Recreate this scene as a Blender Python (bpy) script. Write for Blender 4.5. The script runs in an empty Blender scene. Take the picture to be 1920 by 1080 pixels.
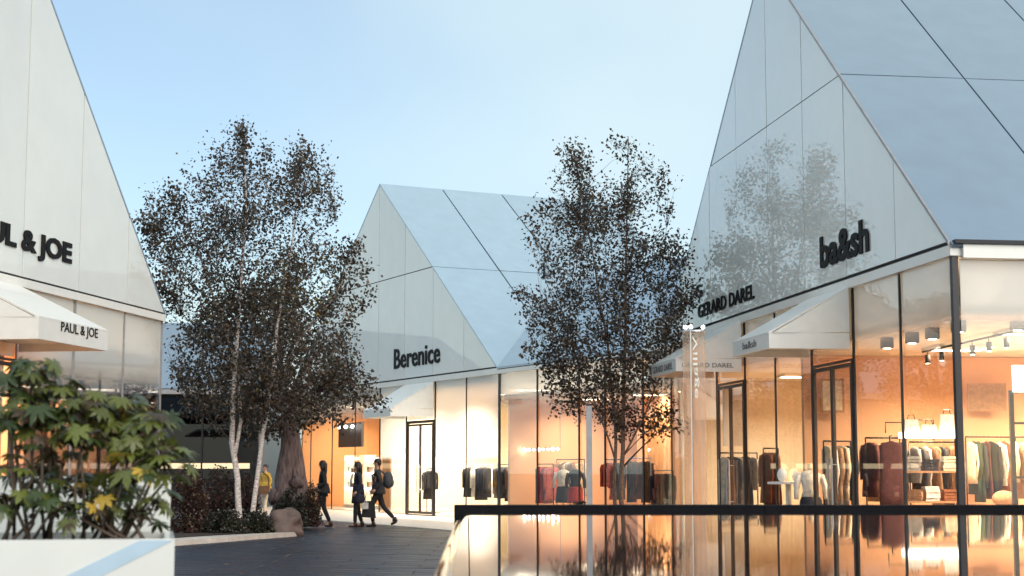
import bpy, math, random
import numpy as np
from mathutils import Vector, Matrix, noise

rnd = random.Random(11)
nrg = np.random.default_rng(5)
C = bpy.context.scene.collection
sc = bpy.context.scene

# ------------------------------------------------------------------ camera, sky, sun, exposure
HC = 1.475
cam_d = bpy.data.cameras.new("camera")
cam = bpy.data.objects.new("camera", cam_d)
C.objects.link(cam)
cam.location = (0, 0, HC)
cam.rotation_euler = (math.radians(90 + 6.466), 0, 0)
cam_d.sensor_width = 36
cam_d.lens = 3000 / 1920 * 36
cam_d.clip_start = 0.1
cam_d.clip_end = 3000
cam_d.dof.use_dof = True
cam_d.dof.focus_distance = 36
cam_d.dof.aperture_fstop = 2.4
sc.camera = cam

VEIL = (5.9, 2.0, 1.0)                # offset of the cloud pattern
SUN_EL, SUN_AZ = math.radians(34), math.radians(148)      # azimuth to the right of the view axis (+Y)
world = bpy.data.worlds.new("World")
sc.world = world
world.use_nodes = True
wn = world.node_tree
for n in list(wn.nodes):
    wn.nodes.remove(n)
w_out = wn.nodes.new("ShaderNodeOutputWorld")
w_bg = wn.nodes.new("ShaderNodeBackground")
w_sky = wn.nodes.new("ShaderNodeTexSky")
w_sky.sky_type = 'NISHITA'
w_sky.sun_disc = False
w_sky.sun_elevation = SUN_EL
w_sky.sun_rotation = SUN_AZ
w_sky.air_density = 1.15
w_sky.dust_density = 0.6
w_sky.ozone_density = 3.0
w_bg.inputs["Strength"].default_value = 0.05
# a thin veil of high cloud over the whole sky, denser towards the horizon
w_tc = wn.nodes.new("ShaderNodeTexCoord")
w_mp = wn.nodes.new("ShaderNodeMapping")
w_mp.inputs["Scale"].default_value = (1.0, 1.0, 1.5)
w_mp.inputs["Location"].default_value = VEIL
wn.links.new(w_tc.outputs["Generated"], w_mp.inputs[0])
w_nz = wn.nodes.new("ShaderNodeTexNoise")
w_nz.inputs["Scale"].default_value = 1.5
w_nz.inputs["Detail"].default_value = 4
w_nz.inputs["Roughness"].default_value = 0.42
wn.links.new(w_mp.outputs[0], w_nz.inputs["Vector"])
w_mr = wn.nodes.new("ShaderNodeMapRange")
w_mr.interpolation_type = 'SMOOTHSTEP'
w_mr.inputs[1].default_value = 0.36
w_mr.inputs[2].default_value = 0.575
w_mr.inputs[3].default_value = 0.26
w_mr.inputs[4].default_value = 0.85
wn.links.new(w_nz.outputs[0], w_mr.inputs[0])
w_mx = wn.nodes.new("ShaderNodeMix")
w_mx.data_type = 'RGBA'
for i_ in w_mx.inputs:
    if i_.name == "B" and i_.type == 'RGBA':
        i_.default_value = (5.3, 6.4, 6.55, 1)
    if i_.name == "A" and i_.type == 'RGBA':
        wn.links.new(w_sky.outputs[0], i_)
    if i_.name == "Factor" and i_.type == 'VALUE':
        wn.links.new(w_mr.outputs[0], i_)
wn.links.new([o_ for o_ in w_mx.outputs if o_.type == 'RGBA'][0], w_bg.inputs[0])
wn.links.new(w_bg.outputs[0], w_out.inputs[0])

sun_d = bpy.data.lights.new("sun", 'SUN')
sun_d.energy = 0.95
sun_d.angle = math.radians(60)
sun_d.color = (1.0, 0.90, 0.78)
sun = bpy.data.objects.new("sun", sun_d)
C.objects.link(sun)
sd = Vector((math.sin(SUN_AZ) * math.cos(SUN_EL), math.cos(SUN_AZ) * math.cos(SUN_EL), math.sin(SUN_EL)))
sun.rotation_euler = sd.to_track_quat('Z', 'Y').to_euler()

sc.view_settings.view_transform = 'Standard'
sc.view_settings.look = 'None'
sc.view_settings.gamma = 1
sc.view_settings.use_curve_mapping = False
sc.view_settings.exposure = 1.62
sc.cycles.transparent_max_bounces = 24
sc.cycles.max_bounces = 10
sc.cycles.caustics_reflective = False
sc.cycles.caustics_refractive = False
sc.cycles.sample_clamp_indirect = 6.0

# ------------------------------------------------------------------ materials
MATS = {}


def new_mat(name):
    m = bpy.data.materials.new(name)
    m.use_nodes = True
    nt = m.node_tree
    for n in list(nt.nodes):
        nt.nodes.remove(n)
    out = nt.nodes.new("ShaderNodeOutputMaterial")
    MATS[name] = m
    return m, nt, out


def pmat(name, col, rough=0.5, metal=0.0, coat=0.0, coat_rough=0.03, spec=0.5, var=0.12, scale=6.0, bump=0.0, bscale=40.0,
         objvar=0.0, translucent=0.0, emit=None, stretch=(1, 1, 1), rvar=0.0, ior=None, coat_ior=1.5):
    m, nt, out = new_mat(name)
    b = nt.nodes.new("ShaderNodeBsdfPrincipled")
    L = nt.links
    tc = nt.nodes.new("ShaderNodeTexCoord")
    mp = nt.nodes.new("ShaderNodeMapping")
    mp.inputs["Scale"].default_value = stretch
    L.new(tc.outputs["Object"], mp.inputs[0])
    nz = nt.nodes.new("ShaderNodeTexNoise")
    nz.inputs["Scale"].default_value = scale
    nz.inputs["Detail"].default_value = 5
    L.new(mp.outputs[0], nz.inputs["Vector"])
    mr = nt.nodes.new("ShaderNodeMapRange")
    mr.inputs[1].default_value = 0.3
    mr.inputs[2].default_value = 0.7
    mr.inputs[3].default_value = 1 - var
    mr.inputs[4].default_value = 1 + var
    L.new(nz.outputs[0], mr.inputs[0])
    val = mr.outputs[0]
    if objvar:
        oi = nt.nodes.new("ShaderNodeObjectInfo")
        m2 = nt.nodes.new("ShaderNodeMapRange")
        m2.inputs[3].default_value = 1 - objvar
        m2.inputs[4].default_value = 1 + objvar
        L.new(oi.outputs["Random"], m2.inputs[0])
        mu = nt.nodes.new("ShaderNodeMath")
        mu.operation = 'MULTIPLY'
        L.new(val, mu.inputs[0])
        L.new(m2.outputs[0], mu.inputs[1])
        val = mu.outputs[0]
    vm = nt.nodes.new("ShaderNodeVectorMath")
    vm.operation = 'SCALE'
    vm.inputs[0].default_value = col[:3]
    L.new(val, vm.inputs["Scale"])
    L.new(vm.outputs[0], b.inputs["Base Color"])
    b.inputs["Roughness"].default_value = rough
    if rvar:
        m3 = nt.nodes.new("ShaderNodeMapRange")
        m3.inputs[1].default_value = 0.3
        m3.inputs[2].default_value = 0.7
        m3.inputs[3].default_value = max(0.02, rough - rvar)
        m3.inputs[4].default_value = rough + rvar
        L.new(nz.outputs[0], m3.inputs[0])
        L.new(m3.outputs[0], b.inputs["Roughness"])
    b.inputs["Metallic"].default_value = metal
    b.inputs["Coat Weight"].default_value = coat
    b.inputs["Coat Roughness"].default_value = coat_rough
    b.inputs["Coat IOR"].default_value = coat_ior
    b.inputs["Specular IOR Level"].default_value = spec
    if ior:
        b.inputs["IOR"].default_value = ior
    if emit:
        b.inputs["Emission Color"].default_value = (*emit[0], 1)
        b.inputs["Emission Strength"].default_value = emit[1]
    if bump:
        n2 = nt.nodes.new("ShaderNodeTexNoise")
        n2.inputs["Scale"].default_value = bscale
        n2.inputs["Detail"].default_value = 4
        L.new(mp.outputs[0], n2.inputs["Vector"])
        bp = nt.nodes.new("ShaderNodeBump")
        bp.inputs["Strength"].default_value = bump
        bp.inputs["Distance"].default_value = 0.02
        L.new(n2.outputs[0], bp.inputs["Height"])
        L.new(bp.outputs[0], b.inputs["Normal"])
    if translucent:
        t = nt.nodes.new("ShaderNodeBsdfTranslucent")
        L.new(vm.outputs[0], t.inputs[0])
        mx = nt.nodes.new("ShaderNodeMixShader")
        mx.inputs[0].default_value = translucent
        L.new(b.outputs[0], mx.inputs[1])
        L.new(t.outputs[0], mx.inputs[2])
        L.new(mx.outputs[0], out.inputs[0])
    else:
        L.new(b.outputs[0], out.inputs[0])
    return m


def glass_mat(name, tint=(0.97, 0.98, 0.97), frit=None, frost_col=(0.85, 0.84, 0.80), trans=0.5, ior=1.5, frost_trans=None, haze=0.0):
    """Architectural glass; frit = (z where clear, z where solid white): a printed white gradient on the pane."""
    m, nt, out = new_mat(name)
    L = nt.links
    fr = nt.nodes.new("ShaderNodeFresnel")
    gb = nt.nodes.new("ShaderNodeNewGeometry")
    io = nt.nodes.new("ShaderNodeMapRange")          # same reflectance on both faces of the thin pane
    io.inputs[3].default_value = ior
    io.inputs[4].default_value = 1 / ior
    L.new(gb.outputs["Backfacing"], io.inputs[0])
    L.new(io.outputs[0], fr.inputs[0])
    tr = nt.nodes.new("ShaderNodeBsdfTransparent")
    tr.inputs[0].default_value = (*tint, 1)
    gl = nt.nodes.new("ShaderNodeBsdfGlossy")
    gl.inputs["Roughness"].default_value = 0.0
    gl.inputs[0].default_value = (1, 1, 1, 1)
    base = tr.outputs[0]
    if frit:
        geo = nt.nodes.new("ShaderNodeNewGeometry")
        sp = nt.nodes.new("ShaderNodeSeparateXYZ")
        L.new(geo.outputs["Position"], sp.inputs[0])
        mr = nt.nodes.new("ShaderNodeMapRange")
        mr.interpolation_type = 'SMOOTHSTEP'
        mr.inputs[1].default_value = frit[0]
        mr.inputs[2].default_value = frit[1]
        mr.inputs[4].default_value = 0.985
        L.new(sp.outputs[2], mr.inputs[0])
        df = nt.nodes.new("ShaderNodeBsdfDiffuse")
        df.inputs[0].default_value = (*frost_col, 1)
        tl = nt.nodes.new("ShaderNodeBsdfTranslucent")
        tl.inputs[0].default_value = (*(frost_trans or frost_col), 1)
        m1 = nt.nodes.new("ShaderNodeMixShader")
        m1.inputs[0].default_value = trans
        L.new(df.outputs[0], m1.inputs[1])
        L.new(tl.outputs[0], m1.inputs[2])
        m2 = nt.nodes.new("ShaderNodeMixShader")
        L.new(mr.outputs[0], m2.inputs[0])
        L.new(tr.outputs[0], m2.inputs[1])
        L.new(m1.outputs[0], m2.inputs[2])
        base = m2.outputs[0]
    if haze:                                             # a light satin finish on the glass
        hz_ = nt.nodes.new("ShaderNodeBsdfTranslucent")
        hz_.inputs[0].default_value = (0.95, 0.82, 0.70, 1)
        hd_ = nt.nodes.new("ShaderNodeBsdfDiffuse")
        hd_.inputs[0].default_value = (0.95, 0.82, 0.70, 1)
        h1 = nt.nodes.new("ShaderNodeMixShader")
        L.new(hz_.outputs[0], h1.inputs[1])
        L.new(hd_.outputs[0], h1.inputs[2])
        h2 = nt.nodes.new("ShaderNodeMixShader")
        h2.inputs[0].default_value = haze
        L.new(base, h2.inputs[1])
        L.new(h1.outputs[0], h2.inputs[2])
        base = h2.outputs[0]
    mx = nt.nodes.new("ShaderNodeMixShader")
    L.new(fr.outputs[0], mx.inputs[0])
    L.new(base, mx.inputs[1])
    L.new(gl.outputs[0], mx.inputs[2])
    L.new(mx.outputs[0], out.inputs[0])
    return m


def emat(name, col, strength):
    m, nt, out = new_mat(name)
    e = nt.nodes.new("ShaderNodeEmission")
    e.inputs[0].default_value = (*col, 1)
    e.inputs[1].default_value = strength
    nt.links.new(e.outputs[0], out.inputs[0])
    return m


M_PANEL = pmat("white_glass_panel", (0.74, 0.75, 0.71), 0.4, coat=1.0, coat_rough=0.02, var=0.03, scale=1.5, objvar=0.035, coat_ior=1.7)
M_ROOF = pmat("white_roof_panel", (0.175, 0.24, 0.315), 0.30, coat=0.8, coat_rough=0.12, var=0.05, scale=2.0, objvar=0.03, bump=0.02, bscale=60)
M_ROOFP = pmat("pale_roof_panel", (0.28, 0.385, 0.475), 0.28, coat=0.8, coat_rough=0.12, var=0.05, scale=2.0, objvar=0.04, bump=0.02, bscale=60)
M_JOINT = pmat("dark_joint", (0.03, 0.03, 0.035), 0.7)
M_DARK = pmat("dark_metal", (0.022, 0.021, 0.024), 0.35, metal=0.3, spec=0.5)
M_BRONZE = pmat("bronze_metal", (0.085, 0.062, 0.05), 0.38, metal=0.5)
M_FASCIA = pmat("white_fascia", (0.78, 0.77, 0.73), 0.35, coat=0.4, var=0.03)
M_AWN = pmat("white_awning", (0.76, 0.76, 0.73), 0.4, coat=0.3, var=0.03)
M_LET = pmat("black_letter", (0.006, 0.006, 0.007), 0.6, spec=0.2)
M_LETG = pmat("grey_letter", (0.12, 0.115, 0.115), 0.5)
M_PEACH = pmat("peach_wall", (0.80, 0.46, 0.26), 0.6, var=0.05, scale=1.2)
M_ORANGE = pmat("orange_wall", (0.74, 0.38, 0.18), 0.55, var=0.08, scale=1.0)
M_CREAM = pmat("cream_wall", (0.82, 0.74, 0.58), 0.6, var=0.04)
M_CEIL = pmat("pale_ceiling", (0.82, 0.70, 0.56), 0.6, var=0.03)
M_FLOOR = pmat("shop_floor", (0.45, 0.36, 0.28), 0.3, var=0.1)
M_WOOD = pmat("warm_wood", (0.42, 0.22, 0.11), 0.45, var=0.25, scale=3, stretch=(8, 8, 0.6))
M_WHITE = pmat("white_paint", (0.82, 0.82, 0.80), 0.4, coat=0.3, var=0.03)
M_STEEL = pmat("brushed_steel", (0.55, 0.54, 0.55), 0.3, metal=0.9)
M_GREYMETAL = pmat("grey_metal", (0.33, 0.32, 0.33), 0.45, metal=0.3)
M_LAMPGREY = pmat("grey_lamp", (0.055, 0.055, 0.068), 0.5)
M_STONE = pmat("black_stone", (0.006, 0.006, 0.008), 0.75, spec=0.12, var=0.2, scale=12)
M_PAVE = pmat("blue_grey_slab", (0.014, 0.0155, 0.027), 0.46, spec=0.36, var=0.4, scale=2.2, bump=0.25, bscale=7, objvar=0.22, rvar=0.16, stretch=(0.6, 1.6, 1))
M_GROUND = pmat("grey_ground", (0.07, 0.07, 0.085), 0.5, var=0.2, scale=1.5, bump=0.2)
M_KERB = pmat("pale_kerb", (0.62, 0.57, 0.52), 0.5, var=0.12, scale=5, objvar=0.06, bump=0.1)
M_SOIL = pmat("dark_soil", (0.03, 0.022, 0.017), 0.9, var=0.4, scale=8, bump=0.6, bscale=20)
M_PLANT = pmat("white_planter", (0.72, 0.73, 0.70), 0.28, coat=0.5, coat_rough=0.08, var=0.03, scale=2)
M_LIGHTBAND = pmat("painted_blue_light", (0.44, 0.58, 0.70), 0.35, coat=0.4, var=0.04)
M_BOULDER = pmat("brown_stone", (0.12, 0.085, 0.075), 0.75, var=0.35, scale=4, bump=0.6, bscale=9)
M_BIRCH = pmat("birch_bark", (0.66, 0.58, 0.54), 0.7, var=0.55, scale=5, stretch=(3, 3, 9), bump=0.4, bscale=25)
M_BIRCHD = pmat("birch_bark_brown", (0.17, 0.115, 0.085), 0.7, var=0.5, scale=6, stretch=(3, 3, 8), bump=0.4, bscale=25)
M_TWIG = pmat("dark_twig", (0.05, 0.034, 0.028), 0.7)
M_OLIVE = pmat("gnarled_bark", (0.16, 0.11, 0.105), 0.8, var=0.6, scale=4, stretch=(5, 5, 0.9), bump=1.0, bscale=9)
M_LEAF1 = pmat("leaf_dark_brown", (0.060, 0.046, 0.034), 0.30, translucent=0.25, var=0.4, scale=3)
M_LEAF2 = pmat("leaf_brown", (0.11, 0.075, 0.045), 0.34, translucent=0.3, var=0.4, scale=3)
M_LEAF3 = pmat("leaf_olive", (0.13, 0.11, 0.03), 0.36, translucent=0.35, var=0.4, scale=3)
M_LEAF4 = pmat("leaf_yellow", (0.30, 0.20, 0.04), 0.4, translucent=0.4, var=0.3, scale=3)
M_LEAFR = pmat("leaf_dark_red", (0.055, 0.018, 0.016), 0.4, translucent=0.2, var=0.4, scale=3)
M_LEAFG = pmat("leaf_dark_green", (0.020, 0.026, 0.014), 0.4, translucent=0.2, var=0.4, scale=3)
M_FAT = [pmat("fatsia_dark", (0.040, 0.060, 0.016), 0.3, translucent=0.25, var=0.3, scale=9, coat=0.2, objvar=0.35),
         pmat("fatsia_mid", (0.13, 0.15, 0.03), 0.32, translucent=0.3, var=0.3, scale=9, coat=0.2, objvar=0.3),
         pmat("fatsia_yellow", (0.55, 0.36, 0.05), 0.4, translucent=0.3, var=0.2, scale=9),
         pmat("fatsia_brown", (0.055, 0.036, 0.016), 0.4, translucent=0.25, var=0.3, scale=9)]
M_STEM = pmat("plant_stem", (0.10, 0.07, 0.05), 0.7, var=0.3, scale=12)
M_SKIN = pmat("skin", (0.45, 0.26, 0.19), 0.5)
M_HAIR = pmat("dark_hair", (0.025, 0.016, 0.012), 0.5)
M_WATER = None

G_CLEAR = glass_mat("clear_glass")
G_R = glass_mat("fritted_glass", frit=(3.2, 3.75), frost_col=(0.70, 0.70, 0.68), trans=0.42, frost_trans=(0.85, 0.80, 0.72))
G_B = glass_mat("frosted_glass", frit=(1.75, 2.05), frost_col=(0.86, 0.87, 0.85), trans=0.6, frost_trans=(0.97, 0.97, 0.93))
G_B2 = glass_mat("fritted_glass_far", frit=(3.0, 4.0), frost_col=(0.74, 0.73, 0.69), trans=0.45)
G_L = glass_mat("fritted_glass_near", frit=(2.85, 3.35), frost_col=(0.80, 0.79, 0.75), trans=0.45, tint=(0.75, 0.76, 0.8), ior=1.75)
G_DK = glass_mat("smoked_glass", tint=(0.25, 0.26, 0.32))
G_TUBE = glass_mat("tube_glass", tint=(0.97, 0.88, 0.80), ior=1.35, haze=0.24)

E_WARM = emat("warm_lamp", (1.0, 0.80, 0.56), 9)
E_WHITE = emat("white_lamp", (1.0, 0.95, 0.86), 9)
E_SHELF = emat("lit_shelf", (1.0, 0.93, 0.80), 2.2)


def water_mat():
    m, nt, out = new_mat("still_water")
    L = nt.links
    b = nt.nodes.new("ShaderNodeBsdfPrincipled")
    b.inputs["Base Color"].default_value = (0.012, 0.012, 0.016, 1)
    b.inputs["Roughness"].default_value = 0.03
    b.inputs["IOR"].default_value = 1.42
    tc = nt.nodes.new("ShaderNodeTexCoord")
    nz = nt.nodes.new("ShaderNodeTexNoise")
    nz.inputs["Scale"].default_value = 1.3
    nz.inputs["Detail"].default_value = 2
    L.new(tc.outputs["Object"], nz.inputs["Vector"])
    bp = nt.nodes.new("ShaderNodeBump")
    bp.inputs["Strength"].default_value = 0.05
    bp.inputs["Distance"].default_value = 0.012
    L.new(nz.outputs[0], bp.inputs["Height"])
    L.new(bp.outputs[0], b.inputs["Normal"])
    L.new(b.outputs[0], out.inputs[0])
    return m


M_WATER = water_mat()

# ------------------------------------------------------------------ mesh builder
BASE = {}


class MB:
    def __init__(self):
        self.v, self.f, self.m = [], [], []

    def add(self, vs, fs, mi=0):
        o = len(self.v)
        self.v += [tuple(p) for p in vs]
        self.f += [tuple(i + o for i in q) for q in fs]
        self.m += [mi] * len(fs)
        return self

    def hexa(self, p, mi=0):
        return self.add(p, [(0, 3, 2, 1), (4, 5, 6, 7), (0, 1, 5, 4), (1, 2, 6, 5), (2, 3, 7, 6), (3, 0, 4, 7)], mi)

    def box(self, a, b, mi=0):
        x0, y0, z0 = a
        x1, y1, z1 = b
        return self.hexa([(x0, y0, z0), (x1, y0, z0), (x1, y1, z0), (x0, y1, z0), (x0, y0, z1), (x1, y0, z1), (x1, y1, z1), (x0, y1, z1)], mi)

    def fbox(self, F, s0, s1, n0, n1, z0, z1, mi=0):
        return self.hexa([F.P(s0, n0, z0), F.P(s1, n0, z0), F.P(s1, n1, z0), F.P(s0, n1, z0),
                          F.P(s0, n0, z1), F.P(s1, n0, z1), F.P(s1, n1, z1), F.P(s0, n1, z1)], mi)

    def prism(self, poly, off, mi=0):
        n = len(poly)
        off = Vector(off)
        vs = [Vector(p) for p in poly] + [Vector(p) + off for p in poly]
        fs = [tuple(range(n)), tuple(range(2 * n - 1, n - 1, -1))]
        fs += [(i, i + n, (i + 1) % n + n, (i + 1) % n) for i in range(n)]
        return self.add(vs, fs, mi)

    def tube(self, pts, r, seg=8, mi=0, cap=True):
        pts = [Vector(p) for p in pts]
        n = len(pts)
        rs = r if hasattr(r, '__len__') else [r] * n
        vs, fs = [], []
        up0 = None
        for i, p in enumerate(pts):
            d = (pts[min(i + 1, n - 1)] - pts[max(i - 1, 0)])
            if d.length < 1e-9:
                d = Vector((0, 0, 1))
            d.normalize()
            if up0 is None:
                a = Vector((1, 0, 0)) if abs(d.x) < 0.8 else Vector((0, 1, 0))
            else:
                a = up0
            x = (a - d * a.dot(d)).normalized()
            up0 = x
            y = d.cross(x)
            for k in range(seg):
                t = 2 * math.pi * k / seg
                vs.append(p + (x * math.cos(t) + y * math.sin(t)) * rs[i])
        for i in range(n - 1):
            for k in range(seg):
                a, b = i * seg + k, i * seg + (k + 1) % seg
                fs.append((a, b, b + seg, a + seg))
        if cap:
            fs.append(tuple(range(seg - 1, -1, -1)))
            fs.append(tuple(range((n - 1) * seg, n * seg)))
        return self.add(vs, fs, mi)

    def ball(self, c, r, su=10, sv=7, mi=0, sc3=(1, 1, 1), wob=0.0, seed=0):
        c = Vector(c)
        vs, fs = [], []
        for j in range(sv + 1):
            ph = math.pi * j / sv
            for i in range(su):
                t = 2 * math.pi * i / su
                d = Vector((math.sin(ph) * math.cos(t), math.sin(ph) * math.sin(t), math.cos(ph)))
                k = 1 + (wob * noise.noise(d * 1.7 + Vector((seed, 0, 0))) if wob else 0)
                vs.append(c + Vector((d.x * sc3[0], d.y * sc3[1], d.z * sc3[2])) * r * k)
        for j in range(sv):
            for i in range(su):
                a, b = j * su + i, j * su + (i + 1) % su
                fs.append((a, a + su, b + su, b))
        return self.add(vs, fs, mi)

    def build(self, name, mats, parent=None, smooth=False):
        me = bpy.data.meshes.new(name)
        off = BASE.get(parent.name, Vector((0, 0, 0))) if parent else Vector((0, 0, 0))
        me.from_pydata([(p[0] - off.x, p[1] - off.y, p[2] - off.z) for p in self.v], [], self.f)
        mats = mats if isinstance(mats, (list, tuple)) else [mats]
        for m in mats:
            me.materials.append(m)
        if len(mats) > 1:
            me.polygons.foreach_set("material_index", self.m)
        if smooth:
            me.polygons.foreach_set("use_smooth", [True] * len(me.polygons))
        me.update()
        return link(name, me, parent)


def link(name, data, parent=None):
    o = bpy.data.objects.new(name, data)
    C.objects.link(o)
    if parent:
        o.parent = parent
        BASE[o.name] = BASE.get(parent.name, Vector((0, 0, 0)))
    else:
        BASE[o.name] = Vector((0, 0, 0))
    return o


def tag(o, label=None, cat=None, group=None, kind=None):
    for k, v in (("label", label), ("category", cat), ("group", group), ("kind", kind)):
        if v:
            o[k] = v
    return o


def thing(name, label, cat, loc, group=None):
    o = bpy.data.objects.new(name, None)
    o.empty_display_size = 0.2
    C.objects.link(o)
    o.location = loc
    BASE[o.name] = Vector(loc)
    return tag(o, label, cat, group)


def copy_tree(o, parent=None):
    c = o.copy()
    C.objects.link(c)
    if parent:
        c.parent = parent
    for ch in list(o.children):
        copy_tree(ch, c)
    return c


class Fr:
    """Facade frame: s along the wall, n into the building, z up."""

    def __init__(self, O, u, n):
        self.O = Vector((O[0], O[1], 0))
        self.u = Vector((u[0], u[1], 0)).normalized()
        self.n = Vector((n[0], n[1], 0)).normalized()

    def P(self, s, n, z):
        return self.O + self.u * s + self.n * n + Vector((0, 0, z))


def clip(poly, axis, lim, keep_ge):
    out = []
    for i in range(len(poly)):
        a, b = poly[i], poly[(i + 1) % len(poly)]
        ia = a[axis] >= lim if keep_ge else a[axis] <= lim
        ib = b[axis] >= lim if keep_ge else b[axis] <= lim
        if ia:
            out.append(a)
        if ia != ib:
            t = (lim - a[axis]) / (b[axis] - a[axis])
            out.append((a[0] + t * (b[0] - a[0]), a[1] + t * (b[1] - a[1])))
    return out


def text_mesh(txt, bold=0.0):
    cu = bpy.data.curves.new("lettering", 'FONT')
    cu.body = txt
    cu.extrude = 0.05
    cu.offset = bold
    cu.resolution_u = 3
    o = bpy.data.objects.new("lettering", cu)
    C.objects.link(o)
    dg = bpy.context.evaluated_depsgraph_get()
    dg.update()
    me = bpy.data.meshes.new_from_object(o.evaluated_get(dg))
    bpy.data.objects.remove(o)
    bpy.data.curves.remove(cu)
    n = len(me.vertices)
    a = np.empty(n * 3)
    me.vertices.foreach_get("co", a)
    return me, a.reshape(-1, 3)


def letters(txt, parent, a, b, z0, z1, outw, depth=0.02, mat=M_LET, bold=0.012, name="letter", topvec=None, joined=False):
    """Raised letters from wall point a (left, baseline) to b (right, baseline), cap top z1 - z0 above; outw = outward direction.
    Each letter is a part of its own unless joined (small print)."""
    me, co = text_mesh(txt, bold)
    mn, mx = co.min(0), co.max(0)
    q = (co - mn) / np.maximum(mx - mn, 1e-9)
    a, b, outw = Vector(a), Vector(b), Vector(outw).normalized()
    tv = Vector(topvec) if topvec else Vector((0, 0, z1 - z0))
    w = np.array(a) + q[:, :1] * np.array(b - a) + q[:, 1:2] * np.array(tv) + q[:, 2:3] * np.array(outw) * depth
    polys = [tuple(p.vertices) for p in me.polygons]
    bpy.data.meshes.remove(me)
    if joined:
        mb = MB()
        mb.add(w, polys)
        return tag(mb.build(name, mat, parent), kind="stuff")
    par = list(range(len(w)))

    def find(i):
        while par[i] != i:
            par[i] = par[par[i]]
            i = par[i]
        return i
    for p in polys:
        for k in p[1:]:
            par[find(k)] = find(p[0])
    isl = {}
    for i in range(len(w)):
        isl.setdefault(find(i), []).append(i)
    rng = sorted(([min(q[v, 0] for v in vs), max(q[v, 0] for v in vs), vs] for vs in isl.values()), key=lambda t: t[0])
    groups = []
    for lo, hi, vs in rng:                                # a dot stays with its stem
        if groups and (lo + hi) / 2 < groups[-1][1]:
            groups[-1][1] = max(hi, groups[-1][1])
            groups[-1][2] += vs
        else:
            groups.append([lo, hi, list(vs)])
    for lo, hi, vs in groups:
        ix = {v: k for k, v in enumerate(vs)}
        mb = MB()
        mb.add([w[v] for v in vs], [tuple(ix[v] for v in p) for p in polys if p[0] in ix])
        mb.build(name, mat, parent)


# ------------------------------------------------------------------ the ground
FR = Fr((5.7536, 20.931), (-0.14100, 0.99001), (0.99001, 0.14100))      # right-hand shop wall
FB = Fr((-0.3833, 45.9587), (-0.44731, 0.89438), (0.89438, 0.44731))    # far gabled shop wall
FL = Fr((-7.7851, 24.1525), (0.16084, 0.98698), (-0.98698, 0.16084))    # left-hand shop wall
FN = Fr((-0.3833, 45.9587), (0.44731, -0.89438), (0.89438, 0.44731))    # low wing right of the far shop

g = MB()
g.add([(-400, -150, -0.03), (400, -150, -0.03), (400, 900, -0.03), (-400, 900, -0.03)], [(0, 1, 2, 3)])
tag(g.build("ground", M_GROUND), "grey ground round the shops", kind="structure")

pave = MB()
pave.box((-7.2, 20.0, -0.026), (0.4, 48.2, -0.012))
pave = pave.build("pavement", M_JOINT)
tag(pave, "blue grey slab pavement between the shops", kind="structure")
slab_mesh = None
for j in range(36):
    y0 = 20.6 + j * 0.76
    for i in range(6):
        x0 = -6.9 + i * 1.22 + (0.61 if j % 2 else 0)
        if x0 > 0.0 and y0 < 40:
            continue
        if slab_mesh is None:
            mb = MB()
            bx = 0.005
            mb.hexa([(0, 0, -0.012), (1.213, 0, -0.012), (1.213, 0.753, -0.012), (0, 0.753, -0.012),
                     (bx, bx, 0), (1.213 - bx, bx, 0), (1.213 - bx, 0.753 - bx, 0), (bx, 0.753 - bx, 0)])
            o = mb.build("slab", M_PAVE, pave)
            slab_mesh = o.data
        else:
            o = link("slab", slab_mesh, pave)
        o.location = (x0, y0, rnd.uniform(0, 0.004))
        o.rotation_euler = (rnd.gauss(0, 0.0035), rnd.gauss(0, 0.003), 0)

# pale walkway in front of the far shop
wk = MB()
wk.hexa([FB.P(-9, -4.2, -0.02), FB.P(24, -4.2, -0.02), FB.P(24, 0.1, -0.02), FB.P(-9, 0.1, -0.02),
         FB.P(-9, -4.2, 0.03), FB.P(24, -4.2, 0.03), FB.P(24, 0.1, 0.03), FB.P(-9, 0.1, 0.03)])
tag(wk.build("walkway", M_KERB), "pale walkway along the far shop front", kind="structure")

# planting bed with a kerb of pale stones
K0, K1, K2 = Vector((-7.6, 28.6, 0)), Vector((-4.72, 35.8, 0)), Vector((-5.6, 40.5, 0))
bed = MB()
bed.prism([(-9.9, 31.2, 0.0), (-7.35, 31.2, 0.0), (-5.05, 36.4, 0.0), (-5.9, 41.5, 0.0), (-12, 47, 0.0), (-14, 38, 0.0)], (0, 0, 0.12))
bed = bed.build("planting_bed", M_SOIL)
tag(bed, "dark soil planting bed under the birches", kind="structure")
kerb = thing("kerb", None, None, (0, 0, 0))
kerb["kind"] = "structure"
kd = (K1 - K0).normalized()
kn = Vector((-kd.y, kd.x, 0))
L = (K1 - K0).length
nk = 8
for i in range(nk):
    a = K0 + kd * (L * i / nk + 0.006)
    b = K0 + kd * (L * (i + 1) / nk - 0.006)
    w = 1.5 * (1 - i / nk) + 0.16
    w2 = 1.5 * (1 - (i + 1) / nk) + 0.16
    mb = MB()
    h = 0.10 + rnd.uniform(0, 0.003)
    mb.hexa([a, b, b + kn * w2, a + kn * w, a + Vector((0, 0, h)), b + Vector((0, 0, h)), b + kn * w2 + Vector((0, 0, h)), a + kn * w + Vector((0, 0, h))])
    mb.build("kerb_stone", M_KERB, kerb)
L2 = (K2 - K1).length
d2 = (K2 - K1).normalized()
n2 = Vector((-d2.y, d2.x, 0))
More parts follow.
